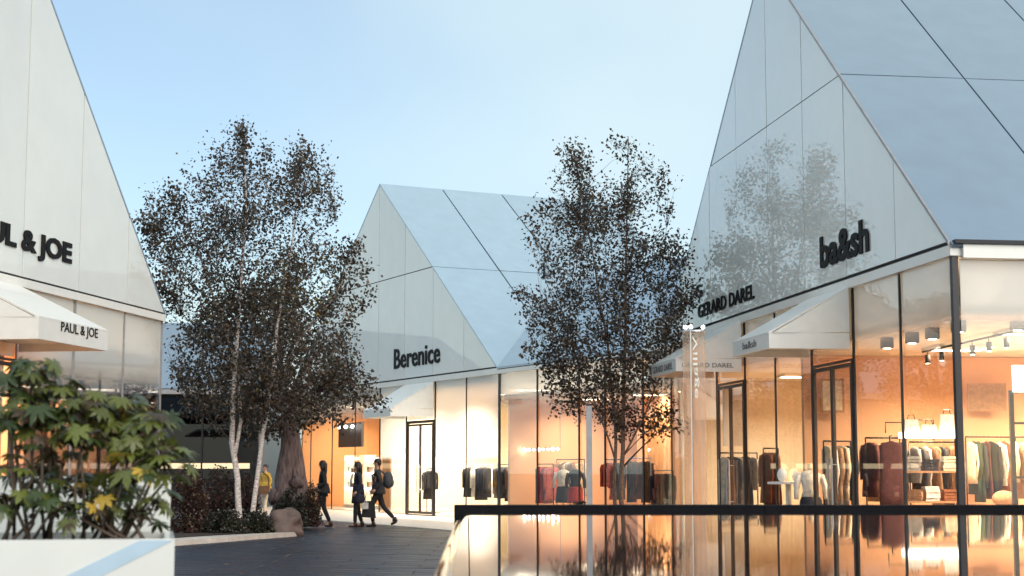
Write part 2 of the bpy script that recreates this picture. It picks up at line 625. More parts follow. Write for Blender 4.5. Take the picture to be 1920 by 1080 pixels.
for i in range(5):
    a = K1 + d2 * (L2 * i / 5 + 0.02)
    b = K1 + d2 * (L2 * (i + 1) / 5 - 0.006)
    mb = MB()
    up = Vector((0, 0, 0.1))
    mb.hexa([a, b, b + n2 * 0.16, a + n2 * 0.16, a + up, b + up, b + n2 * 0.16 + up, a + n2 * 0.16 + up])
    mb.build("kerb_stone", M_KERB, kerb)


# ------------------------------------------------------------------ shop buildings
def gable(root, F, s_c, half, z0, za, mod, depth, zsplit, ncols, gap=0.02, verge=None, roof=None):
    """Gable front of separate panels, roof of separate panels, dark backing; parts of root."""
    lo, hi = s_c - half, s_c + half
    bk = MB()
    bk.prism([F.P(lo + .02, -0.0, z0), F.P(hi - .02, 0.0, z0), F.P(s_c, 0.0, za - .03)], F.n * 0.12)
    bk.build("backing_wall", M_JOINT, root)
    e_ = 0.055                                             # the front stays just under the roof panels
    tri = [(lo + e_ * half / (za - z0), z0), (hi - e_ * half / (za - z0), z0), (s_c, za - e_)]
    k = math.ceil(half / mod)
    for i in range(-k, k):
        a, b = s_c + i * mod, s_c + (i + 1) * mod
        for (zl, zh) in ((z0, zsplit), (zsplit, za)):
            p = clip(tri, 0, a + gap / 2, True)
            p = clip(p, 0, b - gap / 2, False) if p else p
            p = clip(p, 1, zl + gap / 2, True) if p else p
            p = clip(p, 1, zh - gap / 2, False) if p else p
            if p and len(p) > 2 and (max(q[0] for q in p) - min(q[0] for q in p)) > .15:
                j = rnd.uniform(-0.0012, 0.0012)
                mb = MB()
                mb.prism([F.P(q[0], -0.045 + j + rnd.uniform(-.0035, .0035), q[1]) for q in p], F.n * 0.04)
                mb.build("facade_panel", M_PANEL, root)
    # roof panels, both slopes
    slope = (za - z0) / half
    fsp = (za - zsplit) / (za - z0)
    for side in (-1, 1):
        up = (F.u * (side * slope) + Vector((0, 0, 1))).normalized()
        bkm = MB()
        e = [F.P(s_c, 0.13, za - .06), F.P(s_c + side * half, 0.13, z0 - .06), F.P(s_c + side * half, depth, z0 - .06), F.P(s_c, depth, za - .06)]
        bkm.prism(e, up * -0.1)
        bkm.build("roof_deck", M_JOINT, root)
        if verge and side < 0:
            q = [F.P(s_c, -.052, za + .004), F.P(s_c + side * half, -.052, z0 + .004), F.P(s_c + side * half, -.052, z0 - .05), F.P(s_c, -.052, za - .05)]
            MB().prism(q, F.n * -.03).build("verge_trim", verge, root)
        for c in range(ncols):
            n0 = -0.05 if c == 0 else c * mod + gap * .8
            n1 = (c + 1) * mod - gap * .8
            for (f0, f1) in ((0.0, fsp), (fsp, 1.0)):
                a = half * f0 + (gap / 2 if f0 else 0.004)
                b = half * f1 - (gap / 2 if f1 < 1 else -0.06)
                q = [F.P(s_c + side * a, n0, za - slope * a), F.P(s_c + side * b, n0, za - slope * b),
                     F.P(s_c + side * b, n1, za - slope * b), F.P(s_c + side * a, n1, za - slope * a)]
                mb = MB()
                mb.prism([p + up * (rnd.uniform(-.004, .004)) for p in q], up * -0.04)
                mb.build("roof_panel", roof or M_ROOF, root)


def mullion(root, F, s, z0, z1, w=0.03, d=0.018, mat=M_DARK, n=0.0):
    MB().fbox(F, s - w / 2, s + w / 2, n - 0.012, n + d, z0, z1).build("mullion", mat, root)


def pane(root, F, s0, s1, z0, z1, mat, n=0.02):
    return MB().fbox(F, s0 + 0.017, s1 - 0.017, n, n + 0.012, z0, z1).build("glass_pane", mat, root)


def awning(root, F, s0, s1, proj, near, zt=4.28, zm=3.56, zb=3.31, cols=2):
    """Sloped white awning with a valance band; parts canopy (thin shell boards)."""
    t = 0.03
    mb = MB()
    mb.hexa([F.P(s0, -proj, zm - t), F.P(s1, -proj, zm - t), F.P(s1, -0.06, zt - t), F.P(s0, -0.06, zt - t),
             F.P(s0, -proj, zm), F.P(s1, -proj, zm), F.P(s1, -0.06, zt), F.P(s0, -0.06, zt)])
    mb.fbox(F, s0, s1, -proj, -proj + t, zb, zm - t - .002)
    mb.fbox(F, s0 + t, s1 - t, -proj + t + .003, -0.06, zb + .12, zb + .15)
    a = mb.build("awning", M_AWN, root)
    for s in (s0 - 0.003, s1 - t + 0.003):
        c = MB()
        c.prism([F.P(s, -proj + t, zm - t), F.P(s, -0.06, zt - t), F.P(s, -0.06, zm + .012), F.P(s, -proj + t, zm - .02)][:3], F.u * t)
        c.prism([F.P(s, -proj + .001, zb), F.P(s, -0.06, zb), F.P(s, -0.06, zm - .006), F.P(s, -proj + .001, zm - .006)], F.u * t)
        c.build("awning_cheek", M_AWN, a)
    return a


def door(root, F, s0, s1, zt, mat=M_BRONZE, leaf_angle=0.0, hinge=0, w=0.04, glass=None):
    fr = MB()
    fr.fbox(F, s0, s0 + w, -0.025, 0.045, 0.03, zt)
    fr.fbox(F, s1 - w, s1, -0.025, 0.045, 0.03, zt)
    fr.fbox(F, s0 + w, s1 - w, -0.025, 0.045, zt - w, zt)
    fr.fbox(F, s0 + w, s1 - w, -0.05, 0.09, 0.03, 0.06)
    d = fr.build("door", mat, root)
    sm = (s0 + s1) / 2
    for (a, b, hs) in ((s0 + w + .01, sm - .006, -1), (sm + .006, s1 - w - .01, 1)):
        lf = MB()
        for (x0, x1, y0, y1) in ((a, a + .05, .08, zt - w - .02), (b - .05, b, .08, zt - w - .02), (a + .05, b - .05, .08, .16), (a + .05, b - .05, zt - w - .08, zt - w - .02)):
            lf.fbox(F, x0, x1, -0.02, 0.025, y0, y1)
        lf.build("door_leaf", mat, d)
        MB().fbox(F, a + .05, b - .05, 0.0, 0.01, .16, zt - w - .08).build("door_glass", glass or G_CLEAR, d)
        hx = b - .09 if hs < 0 else a + .09
        h = MB()
        h.tube([F.P(hx, -.075, .75), F.P(hx, -.075, 1.65)], .014, 8)
        h.tube([F.P(hx, -.08, .85), F.P(hx, -.0, .85)], .009, 6)
        h.tube([F.P(hx, -.08, 1.55), F.P(hx, -.0, 1.55)], .009, 6)
        h.build("handle", M_STEEL, d)
    return d


def quad_wall(root, a, b, z0, z1, t, mat, name="interior_wall"):
    a, b = Vector((a[0], a[1], 0)), Vector((b[0], b[1], 0))
    d = (b - a).normalized()
    n = Vector((-d.y, d.x, 0)) * t
    mb = MB()
    z0v, z1v = Vector((0, 0, z0)), Vector((0, 0, z1))
    mb.hexa([a + z0v, b + z0v, b + n + z0v, a + n + z0v, a + z1v, b + z1v, b + n + z1v, a + n + z1v])
    return mb.build(name, mat, root)


def poly_slab(root, pts, z0, z1, mat, name):
    mb = MB()
    mb.prism([Vector((p[0], p[1], z0)) for p in pts], (0, 0, z1 - z0))
    return mb.build(name, mat, root)


def downlight(root, p, size, power, col=(1.0, 0.77, 0.52), spread=150):
    """A recessed ceiling lamp: housing plus the lamp's own light."""
    mb = MB()
    x, y, z = p
    s = size / 2
    mb.box((x - s - .05, y - s - .05, z), (x - s, y + s + .05, z + .05))
    mb.box((x + s, y - s - .05, z), (x + s + .05, y + s + .05, z + .05))
    mb.box((x - s, y - s - .05, z), (x + s, y - s, z + .05))
    mb.box((x - s, y + s, z), (x + s, y + s + .05, z + .05))
    h = mb.build("downlight", M_WHITE, root)
    ld = bpy.data.lights.new("downlight_lamp", 'AREA')
    ld.shape = 'SQUARE'
    ld.size = size
    ld.energy = power
    ld.color = col
    ld.spread = math.radians(spread)
    lo = bpy.data.objects.new("downlight_lamp", ld)
    C.objects.link(lo)
    lo.parent = h
    lo.location = Vector((x, y, z + .02)) - BASE[root.name]
    return h


def added_fill(root, F, s0, s1, n, z, power, col=(1.0, 0.86, 0.68), name="added_fill_strip"):
    """An added strip light above the ceiling, shining up and out to whiten the fritted panes."""
    h = MB().fbox(F, s0, s1, n - .06, n + .06, z, z + .03).build(name, M_WHITE, root)
    ld = bpy.data.lights.new("added_fill_light", 'AREA')  # added area light, brightens the fritted glass from behind
    ld.shape = 'RECTANGLE'
    ld.size = abs(s1 - s0)
    ld.size_y = 0.1
    ld.energy = power
    ld.color = col
    lo = bpy.data.objects.new("added_fill_light", ld)
    C.objects.link(lo)
    lo.parent = h
    c = F.P((s0 + s1) / 2, n, z + .05)
    lo.location = c - BASE[root.name]
    xa = F.u
    za = -(Vector((0, 0, 1)) - F.n * 0.9).normalized()      # the added light shines along its -Z: up and towards the pane
    ya = za.cross(xa)
    lo.rotation_euler = Matrix((xa, ya, za)).transposed().to_euler()
    return h


XY = lambda v: (v.x, v.y)

# ---- right-hand shop: big gable, corner storefront and the neighbouring storefront
R = thing("shop_building", "large white gabled shop on the right with glazed corner and orange interior", "shop building", XY(FR.P(7.7, 4, 0)) + (0,))
RS, RH, RZ0, RZA = 7.7, 7.9, 4.44, 10.85
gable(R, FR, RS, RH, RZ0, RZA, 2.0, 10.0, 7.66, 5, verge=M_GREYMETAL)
# eave: shadow gap, white fascia on the wall side and on the corner's other side
MB().fbox(FR, -0.12, 18.0, -0.005, 0.1, 4.398, 4.438).build("shadow_gap", M_JOINT, R)
MB().fbox(FR, -0.19, 18.0, -0.05, 0.1, 4.255, 4.396).build("fascia", M_FASCIA, R)
fs_ = MB()
fs_.fbox(FR, -0.26, -0.16, 0.102, 10.0, 4.22, 4.40)
fs_.build("fascia", M_FASCIA, R)
MB().fbox(FR, -0.30, -0.17, -0.02, 10.0, 4.403, 4.455).build("shadow_gap", M_JOINT, R)
cl = FR.P(15.58, 0, 0)
MB().fbox(FR, 15.65, 18.0, -0.04, 0.1, 4.45, 5.0).build("facade_panel", M_PANEL, R)
CO = FR.P(18.02, 0, 0)
# glazing
rs = [-0.13, 1.72, 3.62, 5.6, 7.6, 9.5, 11.5, 13.5, 15.35, 17.9]
for i in range(len(rs) - 1):
    a, b = rs[i], rs[i + 1]
    if i in (2, 5):
        continue
    pane(R, FR, a, b, 0.08, 4.25, G_R)
for i, s in enumerate(rs[1:-1]):
    mullion(R, FR, s, 0.06, 4.25, 0.05 if i in (1, 2, 4, 5) else 0.035)
MB().fbox(FR, -0.17, -0.085, -0.02, 0.065, 0.06, 4.25).build("corner_post", M_DARK, R)
# transom panes above the doors
for (a, b, c0, c1) in ((3.62, 5.6, 3.95, 5.3), (9.5, 11.5, 9.6, 11.35)):
    MB().fbox(FR, a + .03, b - .03, 0.02, 0.032, 3.2, 4.25).build("glass_pane", G_R, R)
    door(R, FR, a + 0.04, b - 0.04, 3.17)
# other side of the corner, facing the viewer
FS = Fr(XY(FR.P(-0.13, 0, 0)), FR.n, FR.u)
for i in range(4):
    a, b = 0.08 + i * 2.0, 0.08 + (i + 1) * 2.0
    MB().fbox(FS, a + .02, b - .02, 0.0, 0.012, 0.08, 4.22).build("glass_pane", G_R, R)
    mullion(R, FS, b, 0.06, 4.22, 0.04)
MB().fbox(FR, -.2, 18, 0, .14, 0.0, .06).build("sill", M_DARK, R)
# interior
PB = (FR.n * 0.97 + FR.u * 0.16).normalized()          # partition behind the inner corner
c2 = CO + PB * 8.5
poly_slab(R, [XY(FR.P(-0.1, 0.15, 0)), XY(FR.P(-0.1, 9, 0)), XY(FR.P(17.8, 9, 0)), XY(FR.P(17.8, 0.15, 0))], -0.01, 0.055, M_FLOOR, "floor")
poly_slab(R, [XY(FR.P(-0.1, 0.16, 0)), XY(FR.P(-0.1, 9.5, 0)), XY(FR.P(17.8, 9.5, 0)), XY(FR.P(17.8, 0.16, 0))], 3.5, 3.6, M_CEIL, "ceiling")
poly_slab(R, [XY(FR.P(-0.1, 0.16, 0)), XY(FR.P(-0.1, 9.5, 0)), XY(FR.P(17.8, 9.5, 0)), XY(FR.P(17.8, 0.16, 0))], 4.26, 4.34, M_CEIL, "upper_ceiling")
quad_wall(R, XY(FR.P(7.55, 0.5, 0)), XY(FR.P(7.55, 9.3, 0)), 0.06, 3.49, 0.12, M_PEACH)
quad_wall(R, XY(FR.P(-0.1, 9.3, 0)), XY(FR.P(17.8, 9.3, 0)), 0.06, 3.49, -0.12, M_PEACH)
quad_wall(R, XY(FR.P(7.7, 5.2, 0)), XY(FR.P(16.0, 5.2, 0)), 0.06, 3.49, -0.12, M_PEACH)
quad_wall(R, XY(FR.P(16.1, 0.4, 0)), XY(FR.P(16.1, 9, 0)), 0.06, 3.49, -0.12, M_CREAM)
for (s, n, p) in ((2.0, 2.2, 112), (2.0, 5.4, 108), (5.2, 2.4, 112), (5.2, 5.4, 108), (9.6, 2.4, 108), (13.2, 2.4, 100)):
    downlight(R, FR.P(s, n, 3.45), 0.9, p)
added_fill(R, FR, 0.0, 17.6, 0.55, 3.61, 26)
added_fill(R, FS, 0.2, 8.5, 0.55, 3.61, 7)
aw1 = awning(R, FR, 3.62, 5.6, 1.34, 0)
aw2 = awning(R, FR, 9.5, 11.5, 1.34, 0)
out_r = -FR.n
letters("ba&sh", R, FR.P(4.89, -.05, 4.70), FR.P(2.70, -.05, 4.70), 4.70, 5.22, out_r, 0.02, bold=0.03)
letters("GERARD DAREL", R, FR.P(12.67, -.05, 4.62), FR.P(8.6, -.05, 4.62), 4.62, 4.90, out_r, 0.02, bold=0.016)
letters("G", R, FR.P(12.88, -.05, 5.05), FR.P(12.35, -.05, 5.05), 5.05, 5.33, out_r, 0.02, bold=0.016)
letters("ba&sh", aw1, FR.P(5.02, -1.342, 3.385), FR.P(4.28, -1.342, 3.385), 3.385, 3.50, out_r, 0.006, M_LETG, 0.0, "awning_lettering", joined=True)
letters("GERARD DAREL", aw2, FR.P(11.38, -1.342, 3.37), FR.P(9.75, -1.342, 3.37), 3.37, 3.50, out_r, 0.006, M_LETG, 0.0, "awning_lettering", joined=True)
letters("GERARD DAREL", aw2, FR.P(9.495, -1.22, 3.39), FR.P(9.495, -0.22, 3.39), 3.39, 3.475, -FR.u, 0.006, M_LETG, 0.0, "awning_lettering", joined=True)

# ---- low wing between the far shop and the right-hand shop
W = thing("shop_building", "low white roofed shop wing with peach interior behind the right birch", "shop building", XY(FN.P(4, 3, 0)) + (0,))
MB().fbox(FN, 0.02, 8.0, -0.02, 0.1, 4.32, 4.38).build("shadow_gap", M_JOINT, W)
MB().fbox(FN, 0.02, 8.0, -0.05, 0.1, 4.20, 4.317).build("fascia", M_FASCIA, W)
for c in range(4):
    a, b = 0.03 + c * 2.0, 0.01 + (c + 1) * 2.0
    q = [FN.P(a, -0.05, 4.40), FN.P(b, -0.05, 4.40), FN.P(b, 4.0, 7.4), FN.P(a, 4.0, 7.4)]
    if c == 0:
        q = [FN.P(a, -.05, 4.40), FN.P(b, -.05, 4.4), FN.P(b, 4, 7.4), FN.P(-3.6, 4, 7.4)]
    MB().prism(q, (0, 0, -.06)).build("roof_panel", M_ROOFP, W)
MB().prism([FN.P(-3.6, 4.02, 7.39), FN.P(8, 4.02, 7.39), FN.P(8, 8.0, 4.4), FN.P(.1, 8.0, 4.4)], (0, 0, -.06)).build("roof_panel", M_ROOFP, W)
MB().prism([FN.P(8.0, 0.0, 4.3), FN.P(8.0, 8.0, 4.3), FN.P(8.0, 4.0, 7.3)], FN.u * -.05).build("gable_wall", M_PANEL, W)
ws = [0.06, 2.4, 4.75, 6.1, 7.95]
for i in range(4):
    pane(W, FN, ws[i], ws[i + 1], 0.08, 4.2, G_B2)
for i, s in enumerate(ws):
    mullion(W, FN, s, 0.06, 4.2, 0.09 if i == 0 else 0.06)
poly_slab(W, [XY(FN.P(0.05, 0.13, 0)), XY(FN.P(0.05, 6, 0)), XY(FN.P(8.4, 6, 0)), XY(FN.P(7.9, 0.13, 0))], -0.01, 0.055, M_FLOOR, "floor")
poly_slab(W, [XY(FN.P(0.05, 0.13, 0)), XY(FN.P(0.05, 6, 0)), XY(FN.P(8.4, 6, 0)), XY(FN.P(7.9, 0.13, 0))], 3.5, 3.6, M_CEIL, "ceiling")
poly_slab(W, [XY(FN.P(0.05, 0.13, 0)), XY(FN.P(0.05, 4, 0)), XY(FN.P(8.2, 4, 0)), XY(FN.P(7.9, 0.13, 0))], 4.22, 4.28, M_CEIL, "upper_ceiling")
quad_wall(W, XY(FN.P(0.0, 5.4, 0)), XY(FN.P(9.4, 5.4, 0)), 0.06, 3.49, 0.12, M_PEACH)
quad_wall(W, XY(FN.P(0.1, 0.3, 0)), XY(FN.P(0.1, 5.4, 0)), 0.06, 3.49, 0.1, M_PEACH)
quad_wall(W, XY(FN.P(3.0, 2.8, 0)), XY(FN.P(4.7, 2.8, 0)), 0.06, 3.45, 0.1, M_ORANGE)
added_fill(W, FN, 0.2, 7.8, 0.5, 3.61, 30)
for s in (1.6, 4.6, 7.0):
    downlight(W, FN.P(s, 2.2, 3.45), 0.9, 46)

# ---- far gabled shop
B = thing("shop_building", "far white gabled shop with brightly lit frosted windows and pale blue roof", "shop building", XY(FB.P(9.2, 4, 0)) + (0,))
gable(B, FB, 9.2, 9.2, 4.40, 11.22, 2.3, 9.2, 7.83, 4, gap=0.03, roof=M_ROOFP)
MB().fbox(FB, 0.0, 18.4, -0.012, 0.1, 4.37, 4.398).build("shadow_gap", M_JOINT, B)
MB().fbox(FB, 0.0, 18.4, -0.045, 0.1, 4.20, 4.368).build("fascia", M_FASCIA, B)
bs = [0.0, 2.2, 4.5, 6.8, 9.1, 11.4, 13.7, 16.0, 18.3]
for i in range(8):
    if i == 2:
        continue
    pane(B, FB, bs[i], bs[i + 1], 0.08, 4.2, G_B if i < 4 and i != 3 else (G_B if i == 3 else G_B2))
for i, s in enumerate(bs):
    mullion(B, FB, s, 0.06, 4.2, 0.05 if i in (2, 3, 4, 6) else 0.03)
MB().fbox(FB, 4.53, 6.77, 0.02, 0.032, 3.06, 4.2).build("glass_pane", G_B, B)
door(B, FB, 4.55, 6.75, 3.02, w=0.09)
awning(B, FB, 4.5, 6.8, 1.5, 0, 4.2, 3.35, 3.10)
letters("Berenice", B, FB.P(7.75, -.05, 4.76), FB.P(4.02, -.05, 4.76), 4.76, 5.42, -FB.n, 0.025, bold=0.014)
poly_slab(B, [XY(FB.P(0.05, 0.13, 0)), XY(FB.P(18.3, 0.13, 0)), XY(FB.P(18.3, 7, 0)), XY(FB.P(0.05, 7, 0))], -0.01, 0.055, M_FLOOR, "floor")
poly_slab(B, [XY(FB.P(0.05, 0.13, 0)), XY(FB.P(18.3, 0.13, 0)), XY(FB.P(18.3, 7, 0)), XY(FB.P(0.05, 7, 0))], 3.9, 4.0, M_CEIL, "ceiling")
quad_wall(B, XY(FB.P(0.05, 5.0, 0)), XY(FB.P(9.1, 5.0, 0)), 0.06, 3.88, -0.12, M_CREAM)
quad_wall(B, XY(FB.P(9.15, 4.2, 0)), XY(FB.P(18.2, 4.2, 0)), 0.06, 3.88, -0.12, M_CREAM)
quad_wall(B, XY(FB.P(9.1, 0.4, 0)), XY(FB.P(9.1, 5.0, 0)), 0.06, 3.88, -0.1, M_CREAM)
quad_wall(B, XY(FB.P(18.2, 0.4, 0)), XY(FB.P(18.2, 4.2, 0)), 0.06, 3.88, -0.1, M_ORANGE)
quad_wall(B, XY(FB.P(11.6, 1.4, 0)), XY(FB.P(12.3, 1.4, 0)), 0.06, 3.88, -0.3, M_ORANGE)
quad_wall(B, XY(FB.P(13.9, 1.2, 0)), XY(FB.P(16.3, 1.2, 0)), 2.3, 3.2, -0.1, M_LAMPGREY, "dark_header")
for (s, p) in ((1.6, 190), (4.6, 120), (7.4, 95)):
    downlight(B, FB.P(s, 1.9, 3.85), 1.0, p, (1.0, 0.93, 0.80))
for (s, p) in ((11.0, 62), (13.6, 62), (16.4, 62)):
    downlight(B, FB.P(s, 1.9, 3.85), 0.8, p)

# ---- left-hand shop
Lb = thing("shop_building", "white gabled shop at the left edge with white awning over its door", "shop building", XY(FL.P(-1.4, 4, 0)) + (0,))
gable(Lb, FL, -1.42, 8.06, 4.45, 11.51, 2.06, 10.3, 10.9, 5, gap=0.032)
MB().fbox(FL, -9.45, 6.58, -0.012, 0.1, 4.432, 4.447).build("shadow_gap", M_JOINT, Lb)
MB().fbox(FL, -9.45, 6.62, -0.06, 0.1, 4.30, 4.430).build("fascia", M_FASCIA, Lb)
ls = [-9.45, -7.5, -5.5, -3.45, -1.42, 0.62, 2.68, 4.77, 6.58]
for i in range(8):
    if i == 4:
        continue
    pane(Lb, FL, ls[i], ls[i + 1], 0.08, 4.3, G_L)
for i, s in enumerate(ls):
    mullion(Lb, FL, s, 0.06, 4.3, 0.05 if i in (6,) else 0.025, mat=M_GREYMETAL)
MB().fbox(FL, -1.39, 0.59, 0.02, 0.032, 3.2, 4.3).build("glass_pane", G_L, Lb)
door(Lb, FL, -1.38, 0.58, 3.17)
aw3 = awning(Lb, FL, -1.75, 0.60, 1.5, 0, 4.30, 3.60, 3.28)
letters("PAUL & JOE", Lb, FL.P(-1.35, -.05, 4.775), FL.P(2.36, -.05, 4.775), 4.775, 5.22, -FL.n, 0.02, bold=0.04)
letters("PAUL & JOE", aw3, FL.P(-1.05, -1.502, 3.40), FL.P(0.22, -1.502, 3.40), 3.40, 3.585, -FL.n, 0.006, M_LET, 0.012, "awning_lettering", joined=True)
FLE = Fr(XY(FL.P(6.58, 0, 0)), FL.n, -FL.u)
for i in range(3):
    MB().fbox(FLE, 0.12 + i * 2, 2.08 + i * 2, 0.0, 0.012, 0.08, 4.3).build("glass_pane", G_L, Lb)
MB().fbox(FL, 6.53, 6.62, 0.101, 9.0, 4.30, 4.407).build("fascia", M_FASCIA, Lb)
poly_slab(Lb, [XY(FL.P(-9.5, 0.13, 0)), XY(FL.P(6.52, 0.13, 0)), XY(FL.P(6.52, 8, 0)), XY(FL.P(-9.5, 8, 0))], -0.01, 0.055, M_FLOOR, "floor")
poly_slab(Lb, [XY(FL.P(-9.5, 0.13, 0)), XY(FL.P(6.52, 0.13, 0)), XY(FL.P(6.52, 8, 0)), XY(FL.P(-9.5, 8, 0))], 3.5, 3.6, M_CEIL, "ceiling")
poly_slab(Lb, [XY(FL.P(-9.5, 0.13, 0)), XY(FL.P(6.52, 0.13, 0)), XY(FL.P(6.52, 4, 0)), XY(FL.P(-9.5, 4, 0))], 4.32, 4.38, M_CEIL, "upper_ceiling")
quad_wall(Lb, XY(FL.P(-9.5, 3.2, 0)), XY(FL.P(6.52, 3.2, 0)), 0.06, 3.49, 0.12, M_ORANGE)
quad_wall(Lb, XY(FL.P(2.0, 0.5, 0)), XY(FL.P(2.6, 0.5, 0)), 0.06, 3.49, 0.4, M_PEACH, "column")
quad_wall(Lb, XY(FL.P(1.1, 1.6, 0)), XY(FL.P(1.7, 1.6, 0)), 0.06, 3.49, 0.1, M_WOOD, "wood_panel")
quad_wall(Lb, XY(FL.P(2.75, 0.6, 0)), XY(FL.P(2.75, 3.1, 0)), 0.06, 3.49, 0.1, M_LAMPGREY)
added_fill(Lb, FL, -9.2, 6.3, 0.5, 3.61, 30)
for s in (-4, -0.6, 1.6):
    downlight(Lb, FL.P(s, 1.7, 3.45), 0.8, 105)

# ---- dark shop at the back, seen under the left birch
D = thing("shop_building", "dark fronted low shop behind the left birch with a lit window strip", "shop building", (-13, 60, 0))
FD = Fr((-17.5, 58.5), (1, 0.04), (-0.04, 1))
MB().fbox(FD, 0, 8.2, 0.3, 8, 0, 4.2).build("wall", M_DARK, D)
MB().fbox(FD, -.2, 8.4, -.5, 8.2, 4.2, 4.4).build("fascia", M_GREYMETAL, D)
MB().prism([FD.P(-.2, -.5, 4.41), FD.P(8.4, -.5, 4.41), FD.P(8.4, 4, 7.2), FD.P(-.2, 4, 7.2)], (0, 0, -.05)).build("roof_panel", M_ROOF, D)
MB().prism([FD.P(-.2, 8.2, 4.41), FD.P(8.4, 8.2, 4.41), FD.P(8.4, 4.01, 7.2), FD.P(-.2, 4.01, 7.2)], (0, 0, -.05)).build("roof_panel", M_ROOF, D)
MB().prism([FD.P(8.3, -.4, 4.4), FD.P(8.3, 8.1, 4.4), FD.P(8.3, 4, 7.1)], FD.u * -.08).build("gable_wall", M_PANEL, D)
for i in range(4):
    a, b = i * 2.05, (i + 1) * 2.05
    MB().fbox(FD, a + .04, b - .04, 0.2, 0.215, 0.1, 4.1).build("glass_pane", G_DK, D)
    MB().fbox(FD, a - .03, a + .03, 0.14, 0.26, 0.1, 4.15).build("mullion", M_DARK, D)
MB().fbox(FD, 0.3, 7.9, 0.17, 0.19, 1.50, 1.70).build("lit_strip", emat("lit_strip_window", (1.0, 0.80, 0.50), 0.4), D)

# ------------------------------------------------------------------ helper: a place on the line of sight at a chosen real distance
TH = math.atan(340 / 3000)


def at(px, py, Y):
    u, v = (px - 960) / 3000, (540 - py) / 3000
    d = Vector((u, math.cos(TH) - v * math.sin(TH), math.sin(TH) + v * math.cos(TH)))
    return Vector((0, 0, HC)) + d * (Y / d.y)


# ------------------------------------------------------------------ raised mirror pool
PX1, PY0, PY1, WZ = 8.2, 2.4, 15.24, 1.09
lx = lambda y: -0.335 - (y - 5.9) * 0.0205
pool = thing("pool_basin", "raised black stone mirror pool with thin dark rim along its far side", "pool basin", (3.5, 9, 0))
mb = MB()
mb.hexa([(lx(PY0) + .02, PY0, 0), (PX1, PY0, 0), (PX1, PY1 + .30, 0), (lx(PY1) + .02, PY1 + .30, 0),
         (lx(PY0) + .02, PY0, .88), (PX1, PY0, .88), (PX1, PY1 + .30, .88), (lx(PY1) + .02, PY1 + .30, .88)])
mb.build("basin_wall", M_STONE, pool)
nr = 6
for i in range(nr):
    a = lx(PY1) - 0.0 + (PX1 - lx(PY1)) * i / nr + 0.003
    b = lx(PY1) + (PX1 - lx(PY1)) * (i + 1) / nr - 0.003
    if i == 0:
        a = lx(PY1) - 0.02
    MB().box((a, PY1, .88), (b, PY1 + .34, 1.137 + rnd.uniform(-.001, .001))).build("rim", M_STONE, pool)
vs, fs = [], []
prof = [(0.0, -0.16)]
r = 0.13
for k in range(13):
    t = math.pi / 2 * k / 12
    prof.append((r - r * math.cos(t), -r + r * math.sin(t)))
prof += [(0.25, 0.0), (0.5, 0.0), (1.0, 0.0), (9.5, 0.0)]
ny = 30
for j in range(ny + 1):
    y = PY0 + (PY1 - PY0) * j / ny
    for (dx, dz) in prof:
        vs.append((min(lx(y) + dx, PX1), y, WZ + dz))
w = len(prof)
for j in range(ny):
    for i in range(w - 1):
        a = j * w + i
        fs.append((a, a + 1, a + w + 1, a + w))
wm = MB()
wm.add(vs, fs)
tag(wm.build("water", M_WATER, smooth=True), "still dark water brimming over the pool's left edge", kind="structure")

# ------------------------------------------------------------------ glass totem and grey post behind the pool
tp = at(1304, 880, 20.0)
tot = thing("light_column", "tall glass column with three small lamps on top beyond the pool", "light column", (tp.x, tp.y, 0))
bx, by = tp.x, tp.y
mb = MB()
mb.tube([(bx, by, .12), (bx, by, 3.17)], .140, 24, cap=False)
mb.build("glass_tube", G_TUBE, tot, True)
mb = MB()
mb.tube([(bx + .02, by + .03, .12), (bx + .02, by + .03, 3.12)], .055, 16, cap=False)
mb.build("inner_tube", glass_mat("white_inner_tube", tint=(0.98, 0.9, 0.82), frit=(5, 6), ior=1.3), tot, True)
mb = MB()
mb.tube([(bx, by, 0), (bx, by, .12)], .16, 24)
mb.build("base", M_STEEL, tot)
mb = MB()
mb.tube([(bx, by, 3.17), (bx, by, 3.185), (bx, by, 3.20)], [.141, .145, .141], 24)
mb.build("cap", M_STEEL, tot)
for dx, dy in ((-.11, -.06), (-.05, -.12), (.11, -.06)):
    mb = MB()
    mb.tube([(bx + dx, by + dy, 3.20), (bx + dx, by + dy, 3.225)], .016, 10)
    lm = mb.build("lamp", M_STEEL, tot)
    MB().ball((bx + dx, by + dy, 3.243), .021, 10, 6).build("bulb", E_WHITE, lm, True)
letters("Village", tot, (bx + .045, by - .143, 3.12), (bx + .045, by - .143, 2.35), 0, 0, (0, -1, 0), 0.003, M_WHITE, 0.0, "lettering", topvec=(-0.075, 0, 0), joined=True)
MB().tube([(bx - .055, by - .13, .12), (bx - .055, by - .13, 3.19)], .006, 6).build("rod", M_WHITE, tot)

pp = at(1105, 880, 24.0)
post = thing("metal_post", "slim pale grey metal post beyond the pool left of the right birch", "post", (pp.x, pp.y, 0))
mb = MB()
mb.box((pp.x - .042, pp.y - .04, 0.02), (pp.x + .042, pp.y + .04, 2.42))
mb.build("shaft", M_GREYMETAL, post)
MB().box((pp.x - .1, pp.y - .09, 0), (pp.x + .1, pp.y + .09, .02)).build("base_plate", M_DARK, post)
MB().box((pp.x - .046, pp.y - .045, 2.422), (pp.x + .046, pp.y + .045, 2.445)).build("cap", M_DARK, post)


